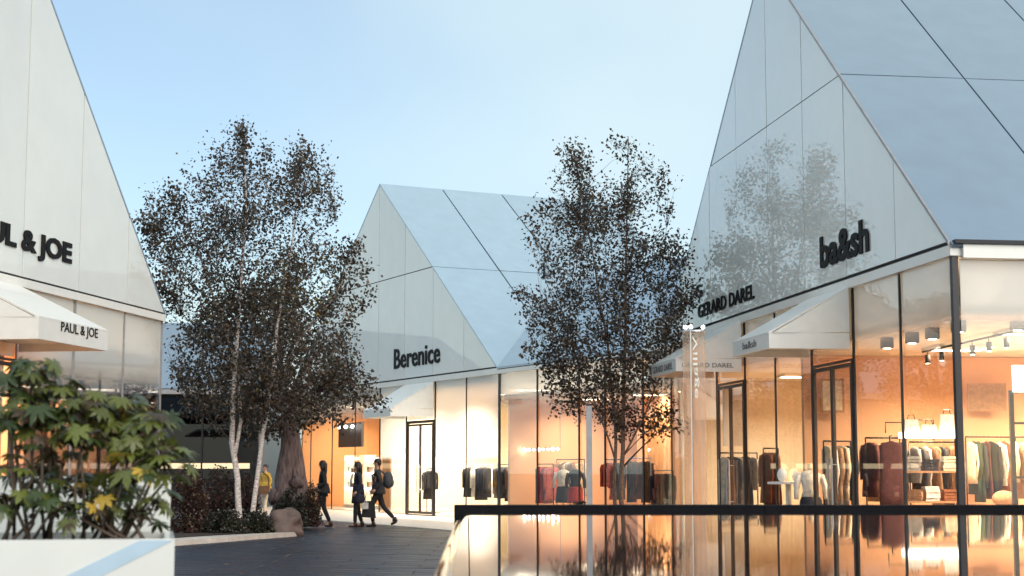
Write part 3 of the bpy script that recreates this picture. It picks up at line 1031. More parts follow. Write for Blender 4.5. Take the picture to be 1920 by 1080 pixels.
# ------------------------------------------------------------------ trees
def leaf_mesh(name, pts, sizes, mats, weights, parent, up=0.3):
    """One crown: a diamond leaf, folded along its midrib, at each point."""
    n = len(pts)
    P = np.array(pts)
    d = nrg.normal(size=(n, 3))
    d[:, 2] -= up
    d /= np.linalg.norm(d, axis=1)[:, None]
    e = nrg.normal(size=(n, 3))
    x = np.cross(d, e)
    x /= np.linalg.norm(x, axis=1)[:, None]
    nn = np.cross(d, x)
    S = np.array(sizes)[:, None]
    fold = nn * S * 0.12
    a = P
    b = P + d * S * 0.45 + x * S * 0.36 + fold
    c = P + d * S * 1.0
    f = P + d * S * 0.45 - x * S * 0.36 + fold
    V = np.stack([a, b, c, f], 1).reshape(-1, 3)
    off = np.array(BASE[parent.name])
    V = V - off
    me = bpy.data.meshes.new(name)
    me.vertices.add(4 * n)
    me.vertices.foreach_set("co", V.ravel())
    tri = np.array([[0, 1, 2], [0, 2, 3]])
    idx = (np.arange(n)[:, None, None] * 4 + tri[None]).reshape(-1)
    me.loops.add(6 * n)
    me.loops.foreach_set("vertex_index", idx)
    me.polygons.add(2 * n)
    me.polygons.foreach_set("loop_start", np.arange(2 * n) * 3)
    me.polygons.foreach_set("loop_total", np.full(2 * n, 3))
    for m in mats:
        me.materials.append(m)
    mi = np.asarray(weights)
    me.polygons.foreach_set("material_index", np.repeat(mi, 2).astype(np.int32))
    me.update()
    me.validate()
    return link(name, me, parent)


def lerp_tab(tab, z):
    for i in range(len(tab) - 1):
        (z0, a0, b0), (z1, a1, b1) = tab[i], tab[i + 1]
        if (z0 - z) * (z1 - z) <= 0:
            t = (z - z0) / (z1 - z0 + 1e-9)
            return a0 + (a1 - a0) * t, b0 + (b1 - b0) * t
    return None


def birch(root, Y, outline, stems, nclu, leaf, per, spread, matfun, mats, noise_cut, seed, bark, depth=0.8, crown_name="crown", notches=()):
    """outline: (py, pxl, pxr) rows; stems: list of (points [(px,py,dy)], r0, r1)."""
    rr = random.Random(seed)
    tab = []
    for (py, a, b) in outline:
        A, Bq = at(a, py, Y), at(b, py, Y)
        tab.append((A.z, A.x, Bq.x))
    zt, zb = tab[0][0], tab[-1][0]
    st = []
    tm = MB()
    for (pts, r0, r1) in stems:
        P = []
        for (px, py, dy) in pts:
            q = at(px, py, Y + dy)
            P.append(q)
        # subdivide with a little wander
        Q = []
        for i in range(len(P) - 1):
            for k in range(5):
                t = k / 5
                q = P[i].lerp(P[i + 1], t)
                Q.append(q + Vector((noise.noise(q * 1.3), noise.noise(q * 1.3 + Vector((9, 0, 0))), 0)) * 0.03)
        Q.append(P[-1])
        zz0, zz1 = Q[0].z, Q[-1].z
        rad = [r1 + (r0 - r1) * max(0, 1 - (q.z - zz0) / (zz1 - zz0)) ** 0.9 for q in Q]
        st.append((Q, rad))
        tm.tube(Q, rad, 8)
    tm.build("trunk", bark, root, True)
    limbs = MB()
    twigs = MB()
    limb_pts = []
    for (Q, rad) in st:
        for q, rd in zip(Q, rad):
            if q.z > zb:
                limb_pts.append(q)

    NT = [(at(a, y, Y).x, at(b, y, Y).x, at(a, y, Y).z) for (a, b, y) in notches]

    def cut(x, z):
        """True in the gap between two tops: a V that opens upwards."""
        for (a, b, zz) in NT:
            if z > zz:
                m, hw_ = (a + b) / 2, (b - a) / 2
                if abs(x - m) < hw_ * min(1, (z - zz) / .9 + .15):
                    return True
        return False

    def inside(z, soft=1.0):
        e = lerp_tab(tab, z)
        return e

    # limbs
    nl = 46
    tries = 0
    made = 0
    while made < nl and tries < 2000:
        tries += 1
        z = zb + (zt - zb) * rr.random()
        e = inside(z)
        if not e:
            continue
        xl, xr = e
        x = rr.uniform(xl, xr)
        cx, hw = (xl + xr) / 2, (xr - xl) / 2
        dy = math.sqrt(max(0, 1 - ((x - cx) / max(hw, .05)) ** 2)) * hw * depth * rr.uniform(-1, 1)
        end = Vector((x, Y + dy, z))
        best = None
        for (Q, rad) in st:
            for q, rd in zip(Q, rad):
                if q.z < end.z - 0.25 and q.z > zb - 0.7:
                    h = Vector((end.x - q.x, end.y - q.y, 0)).length
                    c = abs((end.z - q.z) - h * 0.95) + 0.25 * h
                    if best is None or c < best[0]:
                        best = (c, q, rd)
        if not best:
            continue
        q, rd = best[1], best[2]
        if any(cut(q.x + (end.x - q.x) * t_, q.z + (end.z - q.z) * t_ + .1) for t_ in (.3, .5, .7, .85, 1)):
            continue
        mid = q.lerp(end, 0.5) + Vector((0, 0, 0.12 * (end - q).length)) + Vector((rr.gauss(0, .06), rr.gauss(0, .06), 0))
        pts = [q * (1 - t) ** 2 + mid * 2 * t * (1 - t) + end * t * t for t in [k / 7 for k in range(8)]]
        r0 = min(rd * 0.55, 0.006 + 0.014 * (end - q).length)
        limbs.tube(pts, [r0 + (0.004 - r0) * k / 7 for k in range(8)], 5)
        limb_pts += pts[2:]
        made += 1
    tag(limbs.build("limbs", M_TWIG, root, True), kind="stuff")
    lp = np.array([tuple(p) for p in limb_pts])
    P, S, Wt = [], [], []
    cnt = 0
    tries = 0
    while cnt < nclu and tries < nclu * 30:
        tries += 1
        z = zb + (zt - zb) * rr.random()
        e = inside(z)
        xl, xr = e
        hwmax = max((b - a) / 2 for (_, a, b) in tab)
        if rr.random() > (xr - xl) / 2 / hwmax + .03:
            continue
        x = rr.uniform(xl, xr)
        if cut(x, z):
            continue
        cx, hw = (xl + xr) / 2, (xr - xl) / 2
        rr_ = (x - cx) / max(hw, .05)
        dy = math.sqrt(max(0, 1 - rr_ ** 2)) * max(hw, .3) * depth * (rr.uniform(-1, 1))
        c = Vector((x, Y + dy, z))
        nv = noise.noise(c * 1.25 + Vector((seed * 7.3, 0, 0))) + 0.75 * noise.noise(c * 3.1 + Vector((0, seed, 0)))
        if nv < noise_cut(rr_, (z - zb) / (zt - zb)):
            continue
        cnt += 1
        dd = ((lp - np.array(c)) ** 2).sum(1) + np.where(lp[:, 2] > c.z + .1, 4, 0)
        a = Vector(lp[int(dd.argmin())])
        ed = abs(rr_) > .62 or (z - zb) / (zt - zb) > .8          # sprays at the crown's edge grow out and up
        if ed and rr.random() < .5:
            c = c + Vector(((1 if rr_ > 0 else -1) * rr.uniform(0, .22) * abs(rr_), 0, rr.uniform(.05, .4)))
            c.z = min(c.z, zt - rr.uniform(0, .25))
            if cut(c.x, c.z):
                continue
        L = (c - a).length
        if L > 1.4:
            a = c - (c - a).normalized() * 1.0
        if cut(*[(a.x + c.x) / 2, (a.z + c.z) / 2]):
            continue
        mid = a.lerp(c, .55) + Vector((0, 0, .10 * L))
        tp_ = [a, mid, c + Vector((0, 0, -.03))]
        twigs.tube(tp_, [.0045, .003, .0018], 3, cap=False)
        outd = (c - a).normalized() if L > 1e-4 else Vector((0, 0, 1))
        for k in range(per):
            t = rr.random()
            base_ = a.lerp(mid, t * 2) if t < .5 else mid.lerp(c, t * 2 - 1)
            if rr.random() < .72:
                base_ = c + outd * rr.gauss(0, spread * .9)
            sx = spread * (.6 if ed else 1.0)
            p = base_ + Vector((rr.gauss(0, sx), rr.gauss(0, spread), rr.gauss(0, spread * 1.2)))
            P.append(tuple(p))
            S.append(leaf * rr.uniform(.65, 1.3))
            Wt.append(matfun(p, rr))
    tag(twigs.build("twigs", M_TWIG, root), kind="stuff")
    o = leaf_mesh(crown_name, P, S, mats, Wt, root)
    return o


# left birch, three stems
YL = 36.0
b0 = at(447, 985, YL)
tr = thing("birch_tree", "large birch with two pale leaning stems and dark leaves, left of the passage", "tree", (b0.x, YL, 0.1))
outl = [(240, 446, 466), (270, 425, 500), (300, 402, 590), (345, 335, 615), (395, 285, 642), (450, 270, 650), (505, 280, 655),
        (550, 290, 650), (600, 305, 655), (650, 310, 660), (700, 318, 655), (745, 335, 660), (785, 380, 560)]


def ml(p, rr):
    c = at(620, 540, YL)
    d = math.hypot(p.x - c.x, (p.z - c.z))
    if d < 1.1 and rr.random() < .42 * (1 - d / 1.3):
        return 2 if rr.random() < .75 else 3
    return 0 if rr.random() < .72 else (1 if rr.random() < .93 else 2)


LM = [M_LEAF1, M_LEAF2, M_LEAF3, M_LEAF4]
birch(tr, YL, outl,
      [([(447, 990, 0), (446, 900, 0), (434, 830, 0), (440, 700, 0), (452, 520, .1), (462, 380, .1), (455, 232, .1)], .075, .008),
       ([(470, 985, -.1), (485, 870, -.1), (506, 740, -.1), (520, 610, -.2), (545, 470, -.2), (568, 280, -.2)], .06, .007),
       ([(441, 850, .02), (452, 790, .1), (446, 690, .4), (400, 560, .6), (350, 400, .7)], .045, .007),
       ([(506, 740, -.1), (560, 640, -.4), (625, 560, -.6), (655, 500, -.7)], .03, .006)],
      2150, 0.076, 13, 0.105, ml, LM, lambda r_, h: -0.10 + 0.34 * abs(r_) ** 3 + .10 * h, 3, M_BIRCH, notches=((502, 546, 350), (338, 392, 330)))
# a side branch of its crown reaches over the far shop
tw = MB()
sp = [at(600, 640, YL - .5), at(650, 560, YL - .7), at(690, 500, YL - .8)]
P_, S_, W_ = [], [], []
for (ax, ay, bx_, by_) in ((456, 330, 455, 236), (560, 370, 569, 278), (340, 420, 318, 352), (600, 600, 690, 495), (620, 660, 695, 545), (600, 700, 720, 760), (585, 720, 700, 710), (300, 480, 262, 405), (330, 560, 285, 545), (610, 760, 690, 750), (560, 770, 640, 790), (640, 520, 668, 450)):
    A, Bq = at(ax, ay, YL - .6), at(bx_, by_, YL - .9)
    mid = A.lerp(Bq, .5) + Vector((0, 0, .12))
    tw.tube([A, mid, Bq], [.01, .006, .003], 5)
    for k in range(230):
        t = rnd.random() ** .7
        p = (A.lerp(mid, t * 2) if t < .5 else mid.lerp(Bq, t * 2 - 1))
        p = p + Vector((rnd.gauss(0, .12), rnd.gauss(0, .15), rnd.gauss(0, .11)))
        P_.append(tuple(p))
        S_.append(.092 * rnd.uniform(.6, 1.3))
        W_.append(0 if rnd.random() < .7 else 1)
tag(tw.build("side_branches", M_TWIG, tr, True), kind="stuff")
leaf_mesh("crown_side", P_, S_, LM, W_, tr)

# right birch
YR = 33.0
b1 = at(1163, 1010, YR)
tr2 = thing("birch_tree", "slender birch with twin stems and sparse dark leaves, right of the passage", "tree", (b1.x, YR, 0))
outr = [(258, 1160, 1196), (284, 1062, 1205), (310, 1066, 1235), (350, 1042, 1248), (400, 1018, 1262), (450, 995, 1272), (500, 985, 1290),
        (545, 968, 1300), (600, 985, 1296), (650, 995, 1285), (700, 1020, 1275), (745, 1040, 1262), (785, 1085, 1262), (815, 1165, 1250)]
birch(tr2, YR, outr,
      [([(1168, 1040, 0), (1165, 930, 0), (1168, 800, 0), (1172, 650, .05), (1174, 480, .05), (1178, 256, .05)], .055, .006),
       ([(1152, 1035, .1), (1154, 930, .1), (1153, 800, .1), (1138, 640, .2), (1110, 470, .2), (1072, 272, .2)], .042, .006),
       ([(1168, 855, 0), (1205, 790, -.1), (1240, 700, -.2), (1262, 560, -.25)], .022, .006),
       ([(1153, 860, .1), (1120, 770, .2), (1070, 640, .3), (1020, 520, .4)], .022, .006)],
      1650, 0.069, 13, 0.092, lambda p, rr: 0 if rr.random() < .74 else (1 if rr.random() < .95 else 2), LM,
      lambda r_, h: -0.10 + 0.34 * abs(r_) ** 3 + .10 * h + .30 * max(0, .22 - h), 8, M_BIRCHD, notches=((1098, 1146, 350), (1222, 1272, 318)))
P_, S_, W_ = [], [], []
tw = MB()
for (ax, ay, bx_, by_) in ((1176, 350, 1179, 258), (1088, 350, 1073, 272), (1232, 400, 1246, 322), (1010, 560, 958, 548), (1020, 690, 985, 650), (1010, 470, 990, 400), (1040, 420, 1005, 380), (1260, 600, 1312, 545), (1262, 660, 1300, 640), (1080, 740, 1022, 735), (1100, 780, 1040, 770), (1210, 800, 1262, 770), (1215, 820, 1290, 800)):
    A, Bq = at(ax, ay, YR), at(bx_, by_, YR - .2)
    mid = A.lerp(Bq, .5) + Vector((0, 0, .08))
    tw.tube([A, mid, Bq], [.007, .005, .002], 5)
    for k in range(85):
        t = rnd.random() ** .7
        p = (A.lerp(mid, t * 2) if t < .5 else mid.lerp(Bq, t * 2 - 1))
        p = p + Vector((rnd.gauss(0, .10), rnd.gauss(0, .12), rnd.gauss(0, .09)))
        P_.append(tuple(p))
        S_.append(.080 * rnd.uniform(.6, 1.3))
        W_.append(0 if rnd.random() < .7 else 1)
tag(tw.build("side_branches", M_TWIG, tr2, True), kind="stuff")
leaf_mesh("crown_side", P_, S_, LM, W_, tr2)

# the old gnarled tree behind
YO = 40.5
ob = at(545, 975, YO)
tr3 = thing("old_tree", "old tree with thick twisted grey trunk behind the boulder", "tree", (ob.x, YO, 0.05))
tm = MB()
for k in range(5):
    a = k * 1.3
    pts = []
    for i in range(9):
        t = i / 8
        px = 548 + 6 * math.sin(3 * t + a) + (1 - t) ** 2 * 26 * math.cos(a) - 6 * t
        q = at(px, 985 - 230 * t, YO)
        pts.append(q + Vector((0.05 * math.cos(a + 4 * t), 0.16 * math.sin(a + 3 * t) * (1.2 - t), 0)))
    tm.tube(pts, [.22 - .09 * (i / 8) + .03 * math.sin(i * 1.7 + a) for i in range(9)], 10)
for (kx, ky, kr) in ((515, 930, .2), (556, 905, .16), (560, 938, .17), (522, 962, .18)):
    q = at(kx, ky, YO - .2)
    tm.ball(q, kr, 12, 8, wob=.5, seed=kx)
tm.build("trunk", M_OLIVE, tr3, True)
lb = MB()
limbends = [(400, 620), (450, 560), (560, 600), (620, 640), (480, 700), (600, 720), (370, 720), (520, 560), (640, 700), (420, 760)]
P_, S_, W_ = [], [], []
top = at(530, 770, YO)
for (ex, ey) in limbends:
    E_ = at(ex, ey, YO + rnd.uniform(-.8, .8))
    mid = top.lerp(E_, .5) + Vector((0, 0, .3))
    lb.tube([top, mid, E_], [.09, .05, .015], 6)
lb.build("limbs", M_OLIVE, tr3, True)
otab = [(545, 470, 560), (580, 400, 620), (620, 350, 640), (680, 335, 650), (730, 335, 640), (780, 350, 600), (815, 420, 540)]
otz = [(at(a, y, YO).z, at(a, y, YO).x, at(b, y, YO).x) for (y, a, b) in otab]
cnt = 0
while cnt < 330:
    z = rnd.uniform(otz[-1][0], otz[0][0])
    xl, xr = lerp_tab(otz, z)
    x = rnd.uniform(xl, xr)
    c = Vector((x, YO + rnd.uniform(-1, 1) * 1.5 * math.sqrt(max(0, 1 - ((x - (xl + xr) / 2) / ((xr - xl) / 2)) ** 2)), z))
    if noise.noise(c * 1.1) < -.22:
        continue
    cnt += 1
    for k in range(26):
        P_.append((c.x + rnd.gauss(0, .16), c.y + rnd.gauss(0, .16), c.z + rnd.gauss(0, .14)))
        S_.append(.105 * rnd.uniform(.6, 1.3))
        W_.append(rnd.choice((0, 0, 1, 2)))
leaf_mesh("crown", P_, S_, [M_LEAF1, M_LEAF2, M_LEAFG], W_, tr3)


# shrubs
def shrub(name, label, px, py0, py1, wpx, Y, n, leaf, mats, seed):
    rr = random.Random(seed)
    b = at(px, py1, Y)
    root = thing(name, label, "shrub", (b.x, Y, 0.1), "shrubs in the planting bed")
    t = at(px, py0, Y)
    H = t.z - 0.1
    wd = (at(px + wpx, py1, Y).x - at(px - wpx, py1, Y).x) / 2
    sm = MB()
    P, S, Wt = [], [], []
    for k in range(14):
        a = rr.uniform(0, 6.28)
        q = Vector((b.x + math.cos(a) * wd * rr.uniform(.2, .9), Y + math.sin(a) * wd * .7 * rr.uniform(.2, .9), .1 + H * rr.uniform(.5, .95)))
        sm.tube([(b.x + rr.gauss(0, .08), Y + rr.gauss(0, .08), .08), tuple((b + q) / 2 * 1.0)[:2] + (.1 + H * .4,), q], [.012, .008, .004], 5)
    for k in range(n):
        while True:
            d = Vector((rr.uniform(-1, 1), rr.uniform(-1, 1), rr.uniform(0, 1)))
            if d.x ** 2 + d.y ** 2 + (d.z) ** 2 < 1 and noise.noise(Vector((d.x * 2.2, d.y * 2.2, d.z * 2.2 + seed))) > -.25:
                break
        P.append((b.x + d.x * wd, Y + d.y * wd * .8, .1 + d.z * H))
        S.append(leaf * rr.uniform(.6, 1.4))
        Wt.append(rr.randrange(len(mats)))
    sm.build("stems", M_TWIG, root, True)
    leaf_mesh("foliage", P, S, mats, Wt, root, 0.0)
    return root


shrub("red_shrub", "tall dark red shrub nearest the white planter", 352, 868, 1000, 42, 35.0, 4200, .06, [M_LEAFR, M_LEAFR, M_LEAF1, M_LEAF2], 1)
shrub("red_shrub", "dark red shrub left of the birch stems", 408, 872, 995, 42, 36.3, 4000, .06, [M_LEAFR, M_LEAF1, M_LEAF1], 2)
shrub("red_shrub", "reddish shrub between the birch stems", 462, 888, 985, 30, 37.6, 2200, .06, [M_LEAFR, M_LEAF1, M_LEAF2], 3)
shrub("low_shrub", "low dark green shrub at the foot of the birch stems", 425, 955, 1000, 48, 34.9, 3600, .05, [M_LEAFG, M_LEAFG, M_LEAF1], 4)
shrub("low_shrub", "low dark green shrub beside the boulder", 480, 958, 1000, 34, 35.4, 2600, .05, [M_LEAFG, M_LEAFG, M_LEAF1], 5)
shrub("dark_shrub", "very dark round shrub against the old trunk", 545, 915, 985, 34, 39.2, 3200, .06, [M_LEAF1, M_LEAFG], 6)
shrub("low_shrub", "small dark shrub at the right end of the bed", 585, 900, 975, 20, 40.2, 1200, .06, [M_LEAF1, M_LEAF2, M_LEAFR], 7)

shrub("low_shrub", "low dark clipped shrub beyond the pool beside the grey post", 1084, 937, 1010, 44, 30.0, 3800, .05, [M_LEAF1, M_LEAFG, M_LEAF1], 11)["group"] = "shrubs beyond the pool"
bb = at(530, 1000, 35.9)
mb = MB()
mb.ball((bb.x, 35.9, .24), 1.0, 28, 18, sc3=(.46, .38, .34), wob=.45, seed=3)
o = mb.build("boulder", M_BOULDER, smooth=True)
tag(o, "rounded brown boulder at the kerb below the old tree", "boulder")


# ------------------------------------------------------------------ people
def skin_mesh(pts, edges, radii, sub=1):
    me = bpy.data.meshes.new("skin_source")
    me.from_pydata([tuple(p) for p in pts], edges, [])
    o = bpy.data.objects.new("skin_source", me)
    C.objects.link(o)
    m = o.modifiers.new("skin", 'SKIN')
    m.use_smooth_shade = True
    s = o.modifiers.new("sub", 'SUBSURF')
    s.levels = sub
    s.render_levels = sub
    sv = me.skin_vertices[0].data
    for i, r_ in enumerate(radii):
        sv[i].radius = r_ if hasattr(r_, '__len__') else (r_, r_)
        sv[i].use_root = (i == 0)
    dg = bpy.context.evaluated_depsgraph_get()
    dg.update()
    out = bpy.data.meshes.new_from_object(o.evaluated_get(dg))
    vs = [v.co.copy() for v in out.vertices]
    fs = [tuple(p.vertices) for p in out.polygons]
    bpy.data.objects.remove(o)
    bpy.data.meshes.remove(out)
    return vs, fs


def loft(mb, rings, seg=14, mi=0):
    vs, fs = [], []
    for (c, ex, ey) in rings:
        for k in range(seg):
            t = 2 * math.pi * k / seg
            vs.append(Vector(c) + Vector(ex) * math.cos(t) + Vector(ey) * math.sin(t))
    for i in range(len(rings) - 1):
        for k in range(seg):
            a, b = i * seg + k, i * seg + (k + 1) % seg
            fs.append((a, b, b + seg, a + seg))
    fs.append(tuple(range(seg - 1, -1, -1)))
    fs.append(tuple(range((len(rings) - 1) * seg, len(rings) * seg)))
    mb.add(vs, fs, mi)


def person(label, loc, heading, H, legs, arms, jacket, trousers, shoes, hair, coat=None, coat_len=0.0, female=True, top=None):
    """legs: ((knee, ankle, toe) for +side and -side) as (fwd, z); arms: ((elbow, wrist)) as (fwd, side, z)."""
    root = thing("person", label, "person", (loc[0], loc[1], loc[2]), None)
    k = H / 1.7
    f = Vector((math.cos(heading), math.sin(heading), 0))
    sd_ = Vector((-f.y, f.x, 0))
    O = Vector(loc)
    W = lambda a, b, z: O + (f * a + sd_ * b + Vector((0, 0, z))) * k
    sw = .165 if female else .19
    pts, ed, rad = [], [], []

    def ad(p, r_, par=None):
        pts.append(p)
        rad.append(r_ * k)
        if par is not None:
            ed.append((par, len(pts) - 1))
        return len(pts) - 1

    pel = ad(W(0, 0, .93), .115)
    wa = ad(W(.01, 0, 1.10), .10, pel)
    ch = ad(W(.015, 0, 1.30), .12, wa)
    nb = ad(W(.01, 0, 1.43), .058, ch)
    nk_ = ad(W(.03, 0, 1.49), .048, nb)
    hl = ad(W(.045, 0, 1.555), .068, nk_)
    hu = ad(W(.04, 0, 1.625), .080, hl)
    ad(W(.035, 0, 1.665), .055, hu)
    hips, knees, ankles = [], [], []
    for s_, (kn_, an, to) in zip((1, -1), legs):
        h = ad(W(0, s_ * .085, .87), .088, pel)
        q = ad(W(kn_[0], s_ * .085, kn_[1]), .054, h)
        a_ = ad(W(an[0], s_ * .075, an[1]), .036, q)
        ad(W(to[0], s_ * .085, to[1]), .028, a_)
        hips.append(h)
        knees.append(q)
        ankles.append(a_)
    wr = []
    for s_, (el, wri) in zip((1, -1), arms):
        sh = ad(W(.01, s_ * sw, 1.385), .052, ch)
        e_ = ad(W(*el), .040, sh)
        w_ = ad(W(*wri), .026, e_)
        wr.append((e_, w_))
    vs_, fs_ = skin_mesh(pts, ed, rad, 1)
    mb = MB()
    mb.add(vs_, fs_, 0)
    # face: nose, eyes, mouth, ears
    mb.ball(W(.128, 0, 1.578), .016 * k, 8, 6, sc3=(1, 1, 1.3))
    for s_ in (1, -1):
        mb.ball(W(.112, s_ * .031, 1.603), .010 * k, 8, 6, mi=1)
        mb.ball(W(.03, s_ * .083, 1.585), .022 * k, 8, 6, sc3=(.7, .5, 1.3))
    mb.tube([W(.112, .022, 1.540), W(.119, 0, 1.540), W(.112, -.022, 1.540)], .006 * k, 6, mi=2)
    # hands
    for (e_, w_), s_ in zip(wr, (1, -1)):
        d = (pts[w_] - pts[e_]).normalized()
        sid = f.cross(d)
        sid = sid.normalized() if sid.length > .2 else sd_
        fw = d.cross(sid).normalized()
        p0 = pts[w_]
        mb.tube([p0 - d * .01 * k, p0 + d * .05 * k, p0 + d * .085 * k], [.024 * k, .034 * k, .028 * k], 8)
        for j, ln in enumerate((.068, .078, .072, .056)):
            q0 = p0 + d * .075 * k + fw * (.024 - .016 * j) * k
            q1 = q0 + d * ln * .5 * k - sid * s_ * .008 * k
            q2 = q0 + d * ln * .9 * k - sid * s_ * .03 * k
            mb.tube([q0, q1, q2], [.0095 * k, .009 * k, .007 * k], 6)
        q0 = p0 + d * .03 * k + fw * .028 * k
        mb.tube([q0, q0 + (d * .03 + fw * .022) * k, q0 + (d * .058 + fw * .026) * k], [.011 * k, .010 * k, .008 * k], 6)
    mb.build("body", [M_SKIN, M_HAIR, pmat("lips", (.30, .10, .09), .5) if "lips" not in MATS else MATS["lips"]], root, True)
    # trousers
    tp_, te, tr_ = [pts[pel] + Vector((0, 0, .03))], [], [.128 * k]
    for h, q, a_ in zip(hips, knees, ankles):
        i0 = len(tp_)
        tp_ += [pts[h], pts[q], pts[a_] + (pts[q] - pts[a_]).normalized() * .03]
        tr_ += [.102 * k, .068 * k, .052 * k]
        te += [(0, i0), (i0, i0 + 1), (i0 + 1, i0 + 2)]
    v_, f_ = skin_mesh(tp_, te, tr_, 1)
    mb = MB()
    mb.add(v_, f_)
    mb.build("trousers", trousers, root, True)
    # jacket
    jp = [pts[wa], pts[ch], pts[nb] - Vector((0, 0, .01)), pts[pel] + Vector((0, 0, .0))]
    jr = [.125 * k, .142 * k, .072 * k, .140 * k]
    je = [(0, 1), (1, 2), (0, 3)]
    for s_, (e_, w_) in zip((1, -1), wr):
        i0 = len(jp)
        jp += [W(.01, s_ * sw, 1.385), pts[e_], pts[w_]]
        jr += [.066 * k, .054 * k, .042 * k]
        je += [(1, i0), (i0, i0 + 1), (i0 + 1, i0 + 2)]
    v_, f_ = skin_mesh(jp, je, jr, 1)
    mb = MB()
    mb.add(v_, f_)
    if coat_len:
        zt_ = 1.12
        rg = []
        for i in range(6):
            t = i / 5
            z = zt_ - coat_len * t
            wv = .15 + .05 * t
            rg.append((W(.0 - .01 * t, 0, z), f * (wv - .01) * k, sd_ * (wv + .015) * k))
        loft(mb, rg, 16)
    # collar
    mb.tube([W(-.05, .04, 1.44), W(.03, .06, 1.43), W(.08, 0, 1.41), W(.03, -.06, 1.43), W(-.05, -.04, 1.44)], .02 * k, 6)
    mb.build("coat" if coat_len > .3 else "jacket", jacket, root, True)
    for (kn_, an, to), s_ in zip(legs, (1, -1)):
        mb = MB()
        a_, t_ = W(an[0], s_ * .075, an[1]), W(to[0], s_ * .088, to[1])
        dd = (t_ - a_)
        heel = W(an[0] - .05, s_ * .075, max(.022, an[1] - .06))
        loft(mb, [(a_ + Vector((0, 0, .05)), f * .045 * k, sd_ * .045 * k), (a_, f * .055 * k, sd_ * .047 * k), (heel + f * .035 * k, f * .07 * k, sd_ * .042 * k)], 10)
        mb.tube([heel, heel.lerp(t_, .5) + Vector((0, 0, .006)), t_ + f * .03 * k], [.034 * k, .040 * k, .026 * k], 8)
        mb.build("shoe", shoes, root, True)
    mb = MB()
    if hair == 'long':
        mb.ball(W(.018, 0, 1.628), .098 * k, 14, 9, sc3=(1.0, .95, .98))
        loft(mb, [(W(-.03, 0, 1.64), f * .07 * k, sd_ * .094 * k), (W(-.045, 0, 1.52), f * .06 * k, sd_ * .105 * k), (W(-.05, 0, 1.40), f * .055 * k, sd_ * .11 * k), (W(-.05, 0, 1.33), f * .03 * k, sd_ * .07 * k)], 12)
        for s_ in (1, -1):
            mb.tube([W(.03, s_ * .085, 1.64), W(.03, s_ * .095, 1.53), W(.02, s_ * .10, 1.41)], [.03 * k, .034 * k, .016 * k], 8)
    else:
        mb.ball(W(.012, 0, 1.642), .092 * k, 14, 9, sc3=(1.05, .95, .9))
        mb.ball(W(-.03, 0, 1.60), .075 * k, 12, 8, sc3=(.8, 1.05, 1))
    mb.build("hair", M_HAIR, root, True)
    return root, W, f, sd_, k


def fabric(name, col, rough=.8):
    return MATS.get(name) or pmat(name, col, rough, var=.25, scale=14, bump=.2, bscale=60)


BLK = fabric("black_cloth", (.014, .013, .015))
NAVY = fabric("navy_cloth", (.016, .019, .034))
CHAR = fabric("charcoal_cloth", (.022, .022, .026))
GREYC = fabric("grey_cloth", (.06, .062, .075))
YEL = fabric("yellow_cloth", (.55, .33, .05))
BRN = fabric("brown_cloth", (.15, .07, .035))
CRM = fabric("cream_cloth", (.72, .58, .42))
SHO = fabric("shoe_leather", (.02, .017, .016), .45)
SHB = fabric("brown_leather", (.07, .035, .025), .45)

LEFTW = math.pi
g1 = at(605, 986, 41.7)
person("woman with long dark hair walking left in black jacket, foremost of the three walkers", (g1.x, 41.7, 0.0), LEFTW + .15, 1.69,
       (((.13, .50), (.17, .075), (.31, .025)), ((-.02, .50), (-.20, .10), (-.08, .025))),
       (((-.05, .22, 1.12), (.16, .17, 1.02)), ((-.06, -.22, 1.12), (.14, -.16, 1.0))), BLK, BLK, SHB, 'long', coat_len=.26)
hb = thing("handbag", "small pale handbag held by the woman in black jacket", "handbag", (g1.x - .17, 41.55, .82))
MB().box((g1.x - .22, 41.50, .74), (g1.x - .13, 41.58, .86)).build("bag_body", CRM, hb)
MB().tube([(g1.x - .21, 41.54, .86), (g1.x - .20, 41.54, .97), (g1.x - .15, 41.54, .97), (g1.x - .14, 41.54, .86)], .008, 6).build("strap", SHB, hb)

g2_ = at(671, 987, 41.6)
person("woman in long navy coat walking left, between the other two walkers", (g2_.x, 41.6, 0.0), LEFTW + .25, 1.66,
       (((.08, .50), (.09, .075), (.23, .025)), ((.0, .50), (-.12, .10), (.0, .025))),
       (((-.03, .23, 1.13), (.09, .22, .92)), ((-.06, -.23, 1.13), (-.02, -.22, .88))), NAVY, BLK, SHB, 'long', coat_len=.50)
sc_ = thing("scarf", "pale scarf hanging down the front of the navy coat", "scarf", (g2_.x - .1, 41.5, 1.2))
mb = MB()
mb.tube([(g2_.x - .13, 41.47, 1.36), (g2_.x - .175, 41.45, 1.2), (g2_.x - .18, 41.45, 1.02)], [.03, .028, .026], 8)
mb.build("scarf_tail", fabric("grey_scarf", (.40, .38, .38)), sc_, True)
bgx = at(690, 960, 41.3)
bg_ = thing("shopping_bag", "big black shopping bag carried between woman in coat and man", "bag", (bgx.x, 41.3, .25))
mb = MB()
mb.hexa([(bgx.x - .16, 41.22, .26), (bgx.x + .2, 41.22, .24), (bgx.x + .2, 41.38, .24), (bgx.x - .16, 41.38, .26),
         (bgx.x - .13, 41.26, .66), (bgx.x + .16, 41.26, .68), (bgx.x + .16, 41.34, .68), (bgx.x - .13, 41.34, .66)])
mb.build("bag_body", BLK, bg_)
MB().tube([(bgx.x - .08, 41.3, .66), (bgx.x - .05, 41.3, .86), (bgx.x + .06, 41.3, .86), (bgx.x + .1, 41.3, .67)], .01, 6).build("bag_handle", BLK, bg_)
wb = at(686, 948, 41.25)
